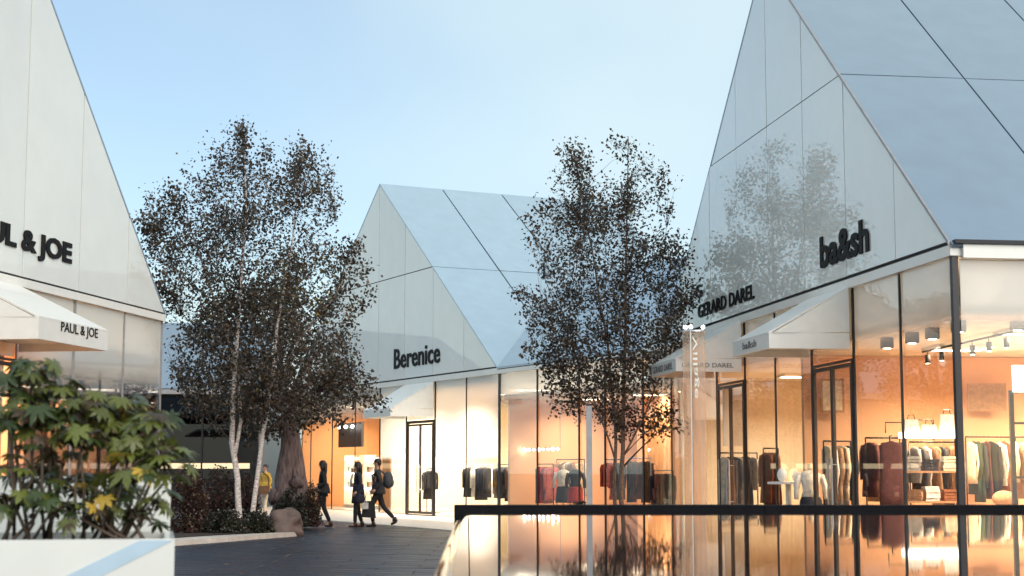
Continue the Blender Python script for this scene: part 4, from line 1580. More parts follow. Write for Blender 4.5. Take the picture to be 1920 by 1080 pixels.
pb = thing("paper_bag", "small white paper bag held in front of the black shopping bag", "bag", (wb.x, 41.15, .5))
MB().box((wb.x - .07, 41.10, .47), (wb.x + .07, 41.18, .63)).build("bag_body", fabric("white_paper", (.6, .58, .55)), pb)
MB().tube([(wb.x - .03, 41.14, .63), (wb.x, 41.14, .74), (wb.x + .03, 41.14, .63)], .005, 5).build("bag_handle", M_WHITE, pb)

g3 = at(708, 987, 41.7)
person("man with backpack striding left behind the two women", (g3.x, 41.7, 0.0), LEFTW, 1.74,
       (((.16, .50), (.10, .075), (.25, .025)), ((-.13, .50), (-.42, .20), (-.36, .06))),
       (((-.10, .25, 1.12), (.06, .24, .93)), ((-.06, -.25, 1.12), (.12, -.23, .95))), CHAR, BLK, SHO, 'short', coat_len=.30, female=False)
bp_ = thing("backpack", "grey backpack on the back of the walking man", "backpack", (g3.x + .22, 41.7, 1.2))
mb = MB()
mb.ball((g3.x + .26, 41.7, 1.20), 1, 16, 12, sc3=(.135, .16, .225))
mb.build("pack_body", GREYC, bp_, True)
MB().ball((g3.x + .355, 41.7, 1.13), 1, 12, 8, sc3=(.06, .11, .11)).build("pocket", GREYC, bp_, True)
for s_ in (-1, 1):
    MB().tube([(g3.x + .17, 41.7 + s_ * .1, 1.36), (g3.x + .02, 41.7 + s_ * .13, 1.47), (g3.x - .15, 41.7 + s_ * .13, 1.32), (g3.x - .12, 41.7 + s_ * .14, 1.1), (g3.x + .16, 41.7 + s_ * .12, 1.02)], .018, 6).build("strap", GREYC, bp_, True)

g4 = at(497, 966, 52.0)
person("person in yellow jacket and pale trousers far behind the birch stems", (g4.x, 52.0, 0.0), LEFTW + .9, 1.62,
       (((.08, .50), (.10, .075), (.24, .025)), ((.0, .50), (-.10, .10), (.02, .025))),
       (((-.03, .24, 1.12), (.12, .22, .98)), ((-.03, -.24, 1.12), (.10, -.22, .96))), YEL, CRM, SHB, 'short', coat_len=.22)
mb = MB()
br = thing("shoulder_bag", "brown bag worn at the hip of the person in yellow", "bag", (g4.x, 51.7, .8))
MB().box((g4.x - .16, 51.62, .68), (g4.x + .18, 51.76, .95)).build("bag_body", BRN, br)
MB().tube([(g4.x + .16, 51.7, .95), (g4.x + .1, 51.78, 1.25), (g4.x - .1, 51.9, 1.40)], .015, 6).build("strap", BLK, br)

# ------------------------------------------------------------------ near planter with big-leaved plants
PA = math.radians(12.4)
FP = Fr((-2.128, 10.21), (-math.cos(PA), -math.sin(PA)), (-math.sin(PA), math.cos(PA)))
pl = thing("planter_box", "low white planter box with a painted diagonal light band at the left foreground", "planter", (-3.6, 10.6, 0))
MB().fbox(FP, 0, 3.2, 0, .06, 0, 1.04).build("front_panel", M_PLANT, pl)
MB().fbox(FP, 0, .06, .062, 1.3, 0, 1.04).build("side_panel", M_PLANT, pl)
MB().fbox(FP, .062, 3.2, 1.24, 1.3, 0, 1.04).build("back_panel", M_PLANT, pl)
MB().fbox(FP, .062, 3.2, .062, 1.238, .7, .99).build("soil", M_SOIL, pl)


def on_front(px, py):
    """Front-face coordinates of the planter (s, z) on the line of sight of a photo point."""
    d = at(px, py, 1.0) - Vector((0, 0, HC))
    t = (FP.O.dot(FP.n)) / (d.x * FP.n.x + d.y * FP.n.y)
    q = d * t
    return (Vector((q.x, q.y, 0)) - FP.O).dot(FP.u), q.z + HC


MB().prism([FP.P(a, -.001, z) for a, z in (on_front(40, 1120), on_front(190, 1080), on_front(324, 1013), on_front(262, 1013))], FP.n * -.004).build("painted_light_band", M_LIGHTBAND, pl)  # thin blue plate paints a band of light across the front

p2 = thing("planter_box", "tall white planter box standing behind the big-leaved plants", "planter", (-3.6, 12.8, 0))
c2_ = at(320, 940, 12.2)
FQ = Fr((c2_.x, 12.2), FP.u, FP.n)
z2 = at(320, 893, 12.2).z
MB().fbox(FQ, 0, 3.4, 0, .06, 0, z2).build("front_panel", M_PLANT, p2)
MB().fbox(FQ, 0, .06, .062, 1.8, 0, z2).build("side_panel", M_PLANT, p2)
MB().fbox(FQ, .062, 3.4, .062, 1.8, .9, z2 - .06).build("soil", M_SOIL, p2)


def palm_leaf(seed, nl):
    """A palmate leaf: nl pointed lobes spread round the stalk's end, drooping towards the tips."""
    r_ = random.Random(seed)
    vs, fs = [(0, 0, 0)], []
    a0, a1 = -2.15, 2.15
    for i in range(nl):
        a = a0 + (a1 - a0) * i / (nl - 1)
        st = (a1 - a0) / (nl - 1)
        Lb_ = (1 - .42 * abs(a / a1) ** 1.6) * r_.uniform(.88, 1.08)
        dr = r_.uniform(.16, .34)

        def pt(rr_, an, lift=0.0):
            return (rr_ * math.sin(an), rr_ * math.cos(an), -dr * rr_ * rr_ + lift)
        o = len(vs)
        vs += [pt(.40 * Lb_, a - st * .5, .0), pt(.66 * Lb_, a - st * .36, -.01), pt(Lb_, a + r_.uniform(-.05, .05), -.03), pt(.66 * Lb_, a + st * .36, -.01), pt(.40 * Lb_, a + st * .5, .0), pt(.55 * Lb_, a, .035)]
        q = o + 5
        fs += [(0, o, q), (o, o + 1, q), (o + 1, o + 2, q), (q, o + 2, o + 3), (q, o + 3, o + 4), (0, q, o + 4)]
    me = bpy.data.meshes.new("leaf")
    me.from_pydata(vs, [], fs)
    me.materials.append(M_FAT[0])
    me.polygons.foreach_set("use_smooth", [True] * len(fs))
    me.update()
    return me


LEAVES = [palm_leaf(i, n) for i, n in enumerate((7, 8, 9, 7, 8))]
rl = random.Random(21)


def big_plant(label, base, tops):
    """base (px, Y); tops: (px, py, Y, n leaves, tone 0..3 weights, radius)."""
    b = at(base[0], 1005, base[1])
    root = thing("broad_leaved_plant", label, "plant", (b.x, base[1], .985), "broad leaved plants in the white planter")
    for (px, py, Y, n, tones, rad) in tops:
        n = int(n * 1.75)
        rad *= 0.92
        t = at(px, py, Y)
        m1 = Vector((b.x, base[1], .98)).lerp(t, .5) + Vector((rl.gauss(0, .03), rl.gauss(0, .03), 0))
        sm = MB()
        st_ = Vector((b.x + rl.gauss(0, .07), base[1] + rl.gauss(0, .06), .97))
        sm.tube([st_, m1, t], [.013, .011, .008], 7)
        for i in range(n):
            a = i * 2.4 + rl.uniform(-.4, .4)
            el = rl.uniform(-.25, .85)
            L_ = rl.uniform(.07, .19)
            d = Vector((math.cos(a) * math.cos(el), math.sin(a) * math.cos(el), math.sin(el)))
            e = t + d * L_ + Vector((0, 0, .02))
            sm.tube([t - Vector((0, 0, .03 * (i % 3))), t.lerp(e, .55) + Vector((0, 0, .02)), e], [.004, .0033, .0026], 5)
            o = link("leaf", rl.choice(LEAVES), root)
            o.location = e - BASE[root.name]
            f_ = Vector((d.x, d.y, -rl.uniform(.15, .9))).normalized()
            side = f_.cross(Vector((0, 0, 1))).normalized()
            up = side.cross(f_)
            M = Matrix((side, f_, up)).transposed()
            o.rotation_euler = (M.to_euler('XYZ').to_quaternion() @ Vector((0, 0, 1)).rotation_difference(Vector((rl.gauss(0, .2), rl.gauss(0, .2), 1)))).to_euler()
            s_ = rad * rl.uniform(.75, 1.2)
            o.scale = (s_, s_, s_)
            o.material_slots[0].link = 'OBJECT'
            o.material_slots[0].material = M_FAT[rl.choices((0, 1, 2, 3), tones)[0]]
        sm.build("stem", M_STEM, root, True)


DKT, MDT, YLT, BRT = (6, 4, .05, 1), (2, 9, .2, .6), (3, 5, 2.2, 1), (5, 2, .1, 3)
big_plant("dark tall broad leaved plant at the left edge of the white planter", (30, 10.75),
          [(18, 735, 10.8, 8, DKT, .15), (62, 712, 10.85, 8, DKT, .15), (15, 790, 10.6, 7, DKT, .15), (60, 775, 10.7, 8, DKT, .15)])
big_plant("broad leaved plant with dark crown leaning right, second from the left edge", (105, 10.85),
          [(103, 745, 10.9, 8, DKT, .15), (98, 795, 10.8, 8, DKT, .15), (80, 845, 10.6, 6, BRT, .12), (118, 862, 10.8, 6, DKT, .12)])
big_plant("broad leaved plant with pointed crown on a straight stalk, right of middle", (158, 10.7),
          [(165, 778, 10.8, 9, MDT, .14), (150, 825, 10.6, 8, MDT, .15), (190, 805, 10.9, 8, DKT, .14)])
big_plant("tallest green broad leaved plant in the right half of the white planter", (200, 10.95),
          [(222, 775, 11.0, 9, MDT, .14), (215, 835, 10.8, 8, MDT, .15), (262, 800, 11.0, 8, MDT, .14), (245, 852, 10.7, 7, MDT, .14)])
big_plant("green broad leaved plant leaning over the planter's right end", (215, 10.6),
          [(290, 795, 10.8, 8, MDT, .14), (305, 850, 10.7, 7, MDT, .13), (283, 885, 10.6, 6, DKT, .12), (320, 890, 10.8, 3, MDT, .12)])
big_plant("broad leaved plant with the large yellow leaves", (200, 10.45),
          [(238, 885, 10.45, 4, YLT, .17), (205, 935, 10.5, 3, YLT, .12)])
big_plant("short brownish broad leaved plant low at the left end", (25, 10.5),
          [(45, 900, 10.9, 6, DKT, .14), (90, 925, 10.8, 5, DKT, .13), (15, 955, 10.45, 6, BRT, .14), (62, 940, 10.5, 6, DKT, .13), (95, 962, 10.4, 6, BRT, .12), (20, 880, 10.6, 4, DKT, .12)])
big_plant("short dark broad leaved plant low at the right end", (250, 10.5),
          [(120, 900, 10.9, 6, DKT, .14), (175, 925, 10.9, 6, DKT, .13), (235, 935, 10.9, 5, DKT, .12), (150, 972, 10.4, 5, BRT, .11), (190, 975, 10.45, 5, DKT, .10), (262, 975, 10.5, 6, BRT, .12), (285, 955, 10.6, 4, DKT, .13)])

# ------------------------------------------------------------------ shop furniture and clothes
def garment_mesh(seed, w, L_, t, sleeve, flare=1.0):
    """Hanging garment seen along its rail: x across the shoulders, y thickness, z down from the rail."""
    r_ = random.Random(seed)
    mb = MB()
    rings = []
    ph = r_.uniform(0, 6)
    seg = 14
    prof = [(-.075, .10, .5), (-.10, .55, .8), (-.14, .95, 1.0), (-.30, .90, 1.1), (-.55 * L_, .84 * flare, 1.15), (-.8 * L_, .92 * flare, 1.25), (-L_, .96 * flare, 1.3)]
    vs, fs = [], []
    for (z, a, b) in prof:
        for k in range(seg):
            th = 2 * math.pi * k / seg
            fo = 1 + (.22 * math.sin(3 * th + ph + z * 2) * min(1, abs(z) * 1.4))
            vs.append((math.cos(th) * w / 2 * a, math.sin(th) * t / 2 * b * fo + .012 * math.sin(ph + z * 5), z))
    for i in range(len(prof) - 1):
        for k in range(seg):
            a, b = i * seg + k, i * seg + (k + 1) % seg
            fs.append((a, a + seg, b + seg, b))
    fs.append(tuple(range(seg)))
    fs.append(tuple(range(len(prof) * seg - 1, (len(prof) - 1) * seg - 1, -1)))
    mb.add(vs, fs)
    if sleeve:
        for s_ in (-1, 1):
            x = s_ * w * .47
            mb.tube([(x * .86, 0, -.13), (x * 1.02, .01, -.24), (x * 1.06, .012 * s_, -.13 - sleeve * .6), (x * 1.0, .02, -.13 - sleeve)], [t * .42, t * .46, t * .42, t * .36], 8)
    return mb


GM = {}
for nm, (w, L_, t, sl, fl) in dict(coat=(.46, 1.0, .085, .58, 1.0), jacket=(.44, .68, .075, .55, .95), dress=(.40, 1.08, .06, 0, 1.1), shirt=(.43, .74, .05, .5, .95), trousers=(.34, .95, .05, 0, .85)).items():
    GM[nm] = garment_mesh(hash(nm) % 97 if False else len(nm) * 7, w, L_, t, sl, fl)
hk = MB()
hk.tube([(0, 0, -.075), (0, 0, -.02), (.012, 0, .004), (.0, 0, .016), (-.014, 0, .004)], .0035, 5)
GPROTO = {}
CL = dict(black=BLK, navy=NAVY, charcoal=CHAR, brown=BRN, cream=CRM,
          green=fabric("dark_green_cloth", (.025, .04, .02)), maroon=fabric("maroon_cloth", (.085, .022, .022)),
          tan=fabric("tan_cloth", (.38, .21, .11)), white=fabric("white_cloth", (.75, .70, .63)), red=fabric("red_cloth", (.42, .03, .018)),
          pink=fabric("pink_cloth", (.60, .16, .13)), rust=fabric("rust_cloth", (.26, .085, .035)), grey=fabric("pale_grey_cloth", (.28, .26, .25)))


def garment(kind, colour, loc, rot, where, group, scale=1.0):
    if kind not in GPROTO:
        o = thing("garment", "x", "garment", (0, 0, 0))
        o.name = kind if kind != "coat" else "hanging_coat"
        BASE[o.name] = Vector((0, 0, 0))
        GM[kind].build("cloth", BLK, o, True)
        c = o.children[0]
        c.material_slots[0].link = 'OBJECT'
        hk.build("hanger_hook", M_STEEL, o, True)
        GPROTO[kind] = o
    else:
        o = copy_tree(GPROTO[kind])
    o.location = loc
    o.rotation_euler = (0, 0, rot)
    o.scale = (1, 1, scale)
    for c in o.children:
        if c.name.startswith("cloth"):
            c.material_slots[0].link = 'OBJECT'
            c.material_slots[0].material = CL[colour]
    o["label"] = f"{colour} {kind} hanging on {where}"
    o["group"] = group
    return o


def rail(label, a, b, zr, items, where, group, posts=True, stand=0.0, mat=M_DARK):
    """A clothes rail from a to b at height zr with garments spaced along it."""
    a, b = Vector((a[0], a[1], 0)), Vector((b[0], b[1], 0))
    c = (a + b) / 2
    root = thing("clothes_rail", label, "clothes rail", (c.x, c.y, .055), "clothes rails in the shops")
    up = Vector((0, 0, zr))
    MB().tube([a + up, b + up], .014, 8).build("bar", mat, root, True)
    d = (b - a).normalized()
    n = Vector((-d.y, d.x, 0))
    for e in (a, b):
        MB().tube([e + Vector((0, 0, .06)), e + up], .014, 8).build("post", mat, root, True)
        MB().tube([e - n * .25 + Vector((0, 0, .07)), e + n * .25 + Vector((0, 0, .07))], .013, 8).build("foot", mat, root, True)
    L_ = (b - a).length
    ang = math.atan2(d.y, d.x) + math.pi / 2
    m = len(items)
    for i, it in enumerate(items):
        kind, col = it[0], it[1]
        sc_ = it[2] if len(it) > 2 else 1.0
        t = (i + .5) / m
        q = a + d * (L_ * (.04 + .92 * t)) + Vector((0, 0, zr))
        garment(kind, col, q, ang + rnd.gauss(0, .13), where, group, sc_)
    return root


def G3(px, Y):
    q = at(px, 880, Y)
    return (q.x, q.y)


rail("clothes rail at the far right of the corner shop, hung with dark green and black", G3(1812, 28.1), G3(1906, 28.35), 2.04,
     [("shirt", "cream", 1.1), ("coat", "green"), ("dress", "green", 1.05), ("jacket", "charcoal", 1.3), ("dress", "maroon"), ("dress", "black"), ("jacket", "black", 1.4),
      ("shirt", "white", 1.15), ("trousers", "rust"), ("coat", "cream", 1.05), ("dress", "cream")], "the far right rail of the corner shop", "clothes on the far right rail")
rail("clothes rail left of the white display shelf in the corner shop", G3(1624, 27.4), G3(1700, 27.6), 2.01,
     [("coat", "maroon"), ("dress", "tan"), ("shirt", "cream", 1.3), ("coat", "brown"), ("dress", "maroon"), ("jacket", "rust", 1.4), ("coat", "charcoal"), ("dress", "black")],
     "the rail left of the white display shelf", "clothes on the rail left of the display shelf")
rail("clothes rail behind the white display shelf in the corner shop", G3(1706, 26.9), G3(1796, 27.1), 1.93,
     [("jacket", "grey"), ("jacket", "charcoal", 1.2), ("shirt", "white"), ("coat", "brown"), ("dress", "tan"), ("coat", "charcoal"), ("dress", "brown"), ("coat", "tan")],
     "the rail behind the white display shelf", "clothes on the rail behind the display shelf")
gq = at(1672, 880, 24.6)
garment("dress", "maroon", (gq.x, gq.y, 1.98), .15, "x", "clothes in the corner shop window", 1.0)["label"] = "long maroon dress facing out of the corner shop window"
st = thing("garment_stand", "slim single garment stand holding the long maroon dress in the window", "garment stand", (gq.x, gq.y, .055))
MB().tube([(gq.x, gq.y + .09, .06), (gq.x, gq.y + .09, 1.99), (gq.x, gq.y - .02, 1.985)], .011, 8).build("pole", M_DARK, st)
MB().tube([(gq.x, gq.y + .09, .056), (gq.x, gq.y + .09, .075)], .16, 18).build("base", M_DARK, st)

# white display shelf with bags and folded clothes
a_, b_ = at(1697, 820, 25.2), at(1801, 816, 25.3)
ds = thing("display_shelf", "white lit display shelf with bags on top in the corner shop", "shelf", ((a_.x + b_.x) / 2, 25.4, .055))
MB().box((a_.x, 25.2, 1.965), (b_.x, 25.62, 2.06)).build("top_shelf", E_SHELF, ds)
for z in (.5, .95, 1.42):
    MB().box((a_.x + .02, 25.22, z), (b_.x - .02, 25.6, z + .03)).build("shelf", M_WOOD, ds)
for x in (a_.x + .01, b_.x - .01):
    for y in (25.22, 25.6):
        MB().tube([(x, y, .06), (x, y, 1.964)], .011, 6).build("post", M_DARK, ds)
cols = ["cream", "charcoal", "tan", "brown", "white", "rust", "grey", "navy"]
for si, z in enumerate((.53, .98, 1.45)):
    for k in range(3):
        x = a_.x + .14 + k * .29
        cc = cols[(si * 3 + k) % len(cols)]
        fo = thing("folded_stack", f"stack of folded {cc} clothes on the {('lowest', 'middle', 'upper')[si]} board of the display shelf", "clothes stack", (x, 25.38, z), "folded clothes on the display shelf")
        for j in range(4 if (si + k) % 2 else 5):
            mb = MB()
            jx, jy = rnd.uniform(-.01, .01), rnd.uniform(-.012, .012)
            zz = z + j * .046
            mb.hexa([(x - .11 + jx, 25.26 + jy, zz + .002), (x + .11 + jx, 25.26 + jy, zz + .002), (x + .11 + jx, 25.52 + jy, zz + .002), (x - .11 + jx, 25.52 + jy, zz + .002),
                     (x - .105 + jx, 25.27 + jy, zz + .044), (x + .105 + jx, 25.27 + jy, zz + .044), (x + .105 + jx, 25.51 + jy, zz + .044), (x - .105 + jx, 25.51 + jy, zz + .044)])
            mb.build("folded_garment", CL[cc], fo)
for k, (fx, hh, lab) in enumerate(((.17, .20, "small white handbag on the left end of the lit shelf"), (.48, .12, "low white clutch bag in the middle of the lit shelf"), (.80, .28, "tall white handbag on the right end of the lit shelf"))):
    x = a_.x + (b_.x - a_.x) * fx
    hb = thing("handbag", lab, "handbag", (x, 25.4, 2.06), "handbags on the lit display shelf")
    MB().hexa([(x - .12, 25.34, 2.062), (x + .12, 25.34, 2.062), (x + .12, 25.46, 2.062), (x - .12, 25.46, 2.062),
               (x - .10, 25.37, 2.06 + hh), (x + .10, 25.37, 2.06 + hh), (x + .10, 25.43, 2.06 + hh), (x - .10, 25.43, 2.06 + hh)]).build("bag_body", CL["white"], hb)
    MB().tube([(x - .06, 25.4, 2.06 + hh), (x - .04, 25.4, 2.13 + hh), (x + .04, 25.4, 2.13 + hh), (x + .06, 25.4, 2.06 + hh)], .007, 6).build("bag_handle", M_DARK, hb)
# dark wall frames above the rails
for (p0, p1, yy, zz, lab) in ((1712, 1750, 787, 812, "square dark wire frame above the middle of the display shelf"), (1763, 1795, 778, 800, "dark wire frame right of the shelf by the corner post"), (1660, 1698, 792, 812, "dark wire frame above the maroon dress")):
    A, Bq, Z1 = at(p0, yy, 26.3), at(p1, yy, 26.3), at(p1, zz, 26.3)
    fr_ = MB().tube([(A.x, 26.3, Z1.z), (A.x, 26.3, A.z), (Bq.x, 26.3, A.z), (Bq.x, 26.3, 1.95)], .012, 6).build("wire_hanger", M_BRONZE)
    tag(fr_, lab, "wire hanger", "wire display frames in the corner shop")

# dark frame, poster and basket at the right edge
fx = at(1901, 880, 26.0)
df = thing("display_rack", "tall dark metal display frame at the right edge of the corner shop", "display frame", (fx.x + .2, 26.0, .055))
MB().box((fx.x - .04, 25.97, .056), (fx.x + .03, 26.04, 2.75)).build("upright", M_DARK, df)
MB().box((fx.x + .45, 25.97, .056), (fx.x + .50, 26.04, 2.75)).build("upright", M_DARK, df)
for z in (1.33, 2.2, 2.70):
    MB().box((fx.x + .031, 25.98, z), (fx.x + .449, 26.03, z + .035)).build("crossbar", M_DARK, df)
q = at(1900, 735, 25.9)
po = MB().box((q.x - .01, 25.86, q.z), (q.x + .48, 25.90, q.z + .43)).build("poster", E_SHELF)
tag(po, "small bright white panel fixed to the dark display frame at the right edge", "panel")
rail("short rail with pale clothes in the dark frame at the right edge", (fx.x + .08, 26.3), (fx.x + .42, 26.32), 2.0, [("shirt", "cream"), ("coat", "tan"), ("shirt", "white"), ("dress", "cream")],
     "the short rail at the right edge", "clothes on the short rail at the right edge")
bk_ = at(1882, 938, 27.3)
ba = MB()
ba.ball((bk_.x, 27.3, .98), .2, 14, 9, sc3=(1, .8, .7))
tag(ba.build("basket", CL["tan"], smooth=True), "round tan basket bag under the far right clothes rail", "basket")

# track with spot lamps, cube lamps
A, Bq = at(1730, 662, 26.9), at(1905, 623, 22.8)
A.z = Bq.z = 3.44
tk = thing("spot_track", "dark ceiling track with a row of cylinder spot lamps in the corner shop", "light track", tuple(A.lerp(Bq, .5)))
MB().tube([A, Bq], .018, 6).build("track", M_LET, tk)
for k in range(6):
    q = A.lerp(Bq, .06 + .17 * k)
    MB().tube([q, q - Vector((0, 0, .07))], .008, 6).build("stem", M_DARK, tk)
    sp_ = MB()
    sp_.tube([q - Vector((0, 0, .07)), q - Vector((0, 0, .21))], .042, 12)
    h = sp_.build("spot_head", M_LET, tk, True)
    MB().tube([q - Vector((0, 0, .211)), q - Vector((0, 0, .214))], .034, 12).build("lens", E_WARM, h)
for (px, py, Y, lab) in ((1663, 643, 24.46, "first grey cube lamp under the ceiling, nearest the door"), (1710, 633, 23.46, "second grey cube lamp from the door"),
                         (1748, 625, 22.72, "third grey cube lamp from the door"), (1797, 611, 21.62, "grey cube lamp seen behind the dark corner post"), (1908, 608, 21.7, "grey cube lamp at the right edge of the corner shop")):
    q = at(px, py, Y + .25)
    cb = thing("cube_lamp", lab, "lamp", (q.x, q.y, q.z + .1), "cube lamps along the corner shop front")
    s_ = .085
    mb = MB()
    for (z0, z1, e) in ((-s_, -s_ + .012, .008), (-s_ + .012, s_ - .012, 0), (s_ - .012, s_, .008)):
        mb.box((q.x - s_ + e, q.y - s_ + e, q.z + z0), (q.x + s_ - e, q.y + s_ - e, q.z + z1 - .0002))
    mb.build("housing", M_LAMPGREY, cb)
    MB().tube([(q.x, q.y, q.z + s_), (q.x, q.y, 3.5)], .012, 6).build("rod", M_LAMPGREY, cb)
    MB().tube([(q.x, q.y, q.z - s_ - .001), (q.x, q.y, q.z - s_ - .004)], .06, 12).build("lens", E_WARM, cb)


def dress_form(label, px, Y, topc, skc, long_=False, base=0.055, sc_=1.0):
    q = at(px, 880, Y)
    x, y = q.x, q.y
    root = thing("dress_form", label, "dress form", (x, y, base), "dress forms in the shops")
    E1, E2 = Vector((1, 0, 0)), Vector((0, 1, 0))
    mb = MB()
    loft(mb, [((x, y, z), E1 * a, E2 * b) for (z, a, b) in ((1.02, .165, .12), (1.12, .125, .10), (1.28, .155, .12), (1.38, .19, .10), (1.44, .12, .075), (1.47, .055, .05))], 16)
    for s_ in (-1, 1):
        mb.tube([(x + s_ * .18, y, 1.38), (x + s_ * .235, y, 1.2), (x + s_ * .245, y - .03, .98)], [.055, .05, .04], 8)
    mb.build("top", CL[topc], root, True)
    mb = MB()
    z0 = .35 if long_ else .58
    loft(mb, [((x, y, z), E1 * a, E2 * b) for (z, a, b) in ((1.06, .135, .105), (.95, .185, .13), (z0 + .1, .21, .16), (z0, .22, .17))], 16)
    mb.build("skirt", CL[skc], root, True)
    MB().tube([(x, y, 1.46), (x, y, 1.56), (x, y, 1.58)], [.05, .045, .02], 10).build("neck", CL["cream"], root, True)
    MB().tube([(x, y, base), (x, y, 1.0)], .014, 8).build("pole", M_DARK, root)
    MB().tube([(x, y, base), (x, y, base + .02)], .17, 18).build("base", M_DARK, root)


# storefront beside the corner shop (right-hand building, farther bay)
q = at(1376, 780, 31.5)
pn = MB().box((q.x - .21, 31.5, 1.93), (q.x + .21, 31.55, 3.05)).build("wall_panel", M_CREAM)
tag(pn, "pale cream picture panel hanging inside the farther door", "panel")
rail("clothes rail just inside the farther door of the right-hand building", G3(1350, 31.9), G3(1420, 32.2), 1.80,
     [("dress", "cream"), ("dress", "brown"), ("coat", "charcoal"), ("dress", "white"), ("coat", "black"), ("dress", "black"), ("shirt", "white")], "the rail just inside the farther door", "clothes on the rail inside the farther door")
dress_form("dress form with white top and navy skirt between the two doors", 1519, 27.0, "white", "navy", sc_=1)
q = at(1478, 903, 28.0)
tb = thing("display_table", "round glossy white display table between the two doors", "table", (q.x, 28.0, .055))
mb = MB()
mb.tube([(q.x, 28.0, 1.22), (q.x, 28.0, 1.26)], .36, 28)
mb.build("table_top", M_WHITE, tb)
MB().tube([(q.x, 28.0, .06), (q.x, 28.0, 1.219)], .05, 12).build("column", M_WHITE, tb)
MB().tube([(q.x, 28.0, .056), (q.x, 28.0, .085)], .24, 24).build("base", M_WHITE, tb)
for k, lab in enumerate(("white vase on the round table, left one", "white sphere on the round table, right one")):
    mb = MB()
    mb.ball((q.x - .12 + .26 * k, 27.9, 1.26 + (.09 if k else .12)), .09, 12, 8, sc3=(1, 1, 1 if k else 1.35))
    tag(mb.build("vase" if not k else "sphere_ornament", M_WHITE, smooth=True), lab, "ornament")

# low wing
rail("clothes rail with red clothes at the left of the low wing", G3(1008, 44.9), G3(1038, 44.3), 1.62, [("dress", "black"), ("dress", "red"), ("coat", "red"), ("dress", "rust"), ("coat", "pink")], "the red clothes rail in the low wing", "clothes on the red rail")
dress_form("dress form in white top and black skirt beside the red clothes", 1056, 43.5, "white", "black")
dress_form("dress form in charcoal top and red skirt left of the grey post", 1079, 42.8, "charcoal", "red")
rail("clothes rail with red and pink jackets left of the birch stems", G3(1136, 40.8), G3(1166, 40.2), 1.72, [("jacket", "red"), ("jacket", "rust"), ("jacket", "pink"), ("coat", "pink"), ("coat", "charcoal")], "the jacket rail by the birch stems", "clothes on the jacket rail")
rail("white clothes rail with brown clothes right of the birch stems", G3(1178, 39.9), G3(1220, 39.3), 1.75, [("dress", "charcoal"), ("coat", "brown"), ("jacket", "brown", 1.3), ("coat", "rust"), ("dress", "brown")], "the white rail right of the birch stems", "clothes on the white rail", mat=M_WHITE)
rail("clothes rail with black coats beside the inner corner", G3(1226, 38.6), G3(1262, 38.2), 1.45, [("coat", "black"), ("coat", "navy"), ("dress", "black"), ("coat", "charcoal")], "the black coat rail by the inner corner", "clothes on the black coat rail")
A, Bq = at(942, 843, 46.3), at(1020, 841, 43.6)
A.z = Bq.z = 2.06
lb_ = thing("lamp_bar", "horizontal bar of bright bulbs behind the low wing's first window", "lamp", tuple(A.lerp(Bq, .5)))
A += FN.n * .5
Bq += FN.n * .5
MB().tube([A, Bq], .02, 6).build("bar", M_STEEL, lb_)
for k in range(9):
    q = A.lerp(Bq, (k + .5) / 9)
    MB().ball(q - Vector((0, 0, .03)), .032 + .02 * (k % 3 == 1), 8, 6).build("bulb", E_WHITE, lb_, True)
for e in (A, Bq):
    MB().tube([e, Vector((e.x, e.y, 3.5))], .008, 6).build("hanger_rod", M_STEEL, lb_)

# far shop
F_ = lambda s, n: XY(FB.P(s, n, 0))
rail("clothes rail with dark coats behind the right-hand frosted window of the far shop", F_(2.1, 1.0), F_(0.2, 1.0), 1.62,
     [("coat", "black"), ("coat", "charcoal"), ("coat", "navy"), ("dress", "black"), ("coat", "brown"), ("coat", "maroon"), ("coat", "tan"), ("dress", "charcoal")], "the right rail of the far shop", "clothes on the right rail of the far shop")
rail("clothes rail with black and white clothes next to the far shop's door", F_(4.3, 1.0), F_(2.5, 1.0), 1.62,
     [("coat", "black"), ("coat", "charcoal"), ("coat", "white"), ("dress", "black"), ("coat", "navy"), ("jacket", "black", 1.3)], "the rail next to the far shop's door", "clothes on the rail next to the far shop's door", mat=M_WHITE)
rail("clothes rail left of the far shop's door", F_(7.4, 1.0), F_(6.9, 1.0), 1.5, [("coat", "black"), ("jacket", "charcoal")], "the short rail left of the far shop's door", "clothes left of the far shop's door")
for i, (s, lab) in enumerate(((15.4, "pale display case in the far shop, left one"), (13.4, "pale display case in the far shop, right one"))):
    c_ = thing("display_case", lab, "display case", XY(FB.P(s, 1.6, 0)) + (.055,), "display cases in the far shop")
    MB().fbox(FB, s - .8, s + .8, 1.4, 1.9, .06, .12).build("plinth", M_WHITE, c_)
    for z in (.12, .75, 1.3, 1.85):
        MB().fbox(FB, s - .78, s + .78, 1.42, 1.88, z + .001, z + .05).build("shelf", E_SHELF if z > .5 else M_CREAM, c_)
    for ss in (s - .8, s + .77):
        MB().fbox(FB, ss, ss + .03, 1.4, 1.9, .121, 2.0).build("side", M_CREAM, c_)
    for z in (.8, 1.351):
        for k in range(4):
            cc = ("tan", "cream", "brown", "white")[(k + i) % 4]
            x0 = s - .62 + k * .36
            bx_ = MB().fbox(FB, x0, x0 + .2, 1.5, 1.75, z + .001, z + .16 + .05 * (k % 2)).build("boxed_goods", CL[cc])
            tag(bx_, f"{cc} box on the {'lower' if z < 1 else 'upper'} shelf of the {'left' if i == 0 else 'right'} display case", "box", "boxes in the far display cases")
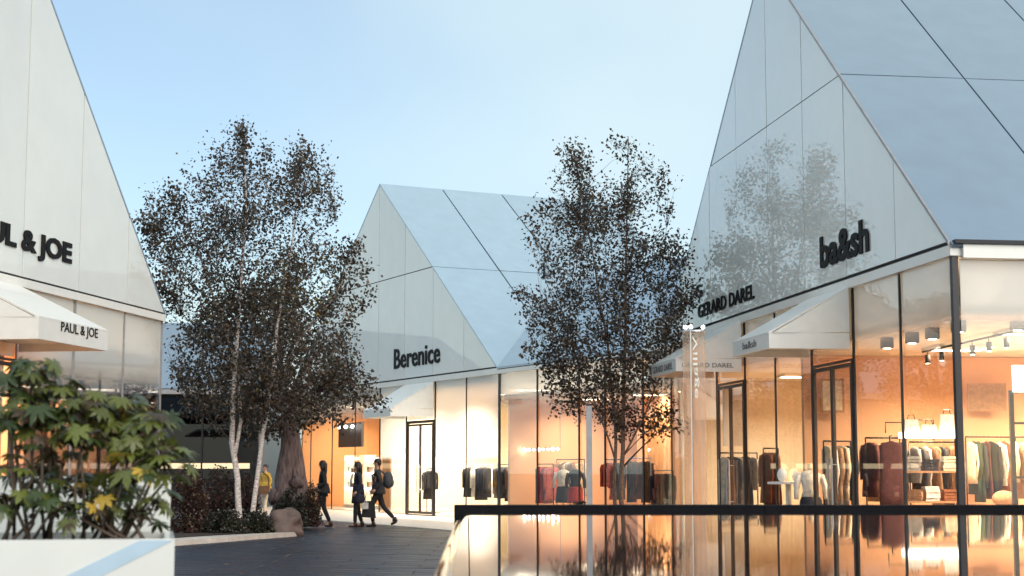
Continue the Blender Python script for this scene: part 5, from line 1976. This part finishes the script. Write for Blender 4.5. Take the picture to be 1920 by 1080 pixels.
for s in (14.3, 15.0, 15.7):
    q = FB.P(s, 1.0, 3.05)
    l_ = thing("pendant_lamp", f"small bright pendant bulb over the far shop's {'right' if s < 14.5 else ('middle' if s < 15.3 else 'left')} counter end", "lamp", tuple(q), "pendant bulbs in the far shop")
    MB().ball(q, .06, 8, 6).build("bulb", E_WHITE, l_, True)
    MB().tube([q + Vector((0, 0, .05)), Vector((q.x, q.y, 3.9))], .006, 5).build("cord", M_DARK, l_)

# more stock deeper in the shops
rail("clothes rail with tan and cream clothes at the back of the low wing", G3(1044, 45.6), G3(1096, 44.6), 1.75,
     [("coat", "tan"), ("dress", "cream"), ("coat", "brown"), ("shirt", "white"), ("coat", "grey"), ("dress", "rust"), ("jacket", "tan"), ("coat", "cream")],
     "the back rail of the low wing", "clothes on the back rail of the low wing")
rail("clothes rail with rust and brown clothes behind the round white table", G3(1432, 29.6), G3(1460, 29.7), 1.86,
     [("coat", "rust"), ("dress", "brown"), ("coat", "tan"), ("dress", "maroon")], "the rail behind the round white table", "clothes on the rail behind the round table")
rail("clothes rail with pale clothes behind the nearer door of the corner shop", G3(1545, 27.2), G3(1596, 27.4), 1.95,
     [("dress", "cream"), ("shirt", "white", 1.2), ("coat", "tan"), ("dress", "grey"), ("coat", "cream"), ("coat", "charcoal")], "the rail behind the nearer door", "clothes on the rail behind the nearer door")
rail("clothes rail with tan and maroon clothes between the far shop's two right rails", F_(3.4, 2.6), F_(1.2, 2.6), 1.66,
     [("coat", "tan"), ("dress", "maroon"), ("coat", "cream"), ("coat", "rust"), ("dress", "grey"), ("coat", "brown")], "the back rail of the far shop", "clothes on the back rail of the far shop")
for k, (px, py, w_, h_, Y, lab) in enumerate(((1560, 742, .42, .6, 28.30, "small brown framed picture on the wall above the nearer door"), (1850, 745, .7, .5, 28.72, "wide brown framed picture above the far right rail"))):
    q = at(px, py, Y)
    wt = thing("wall_picture", lab, "picture", tuple(q), "pictures on the corner shop wall")
    MB().box((q.x - w_ / 2, q.y - .03, q.z - h_ / 2), (q.x + w_ / 2, q.y, q.z + h_ / 2)).build("frame", M_WOOD, wt)
    MB().box((q.x - w_ / 2 + .04, q.y - .034, q.z - h_ / 2 + .04), (q.x + w_ / 2 - .04, q.y - .031, q.z + h_ / 2 - .04)).build("print", CL["tan"] if k else CL["cream"], wt)
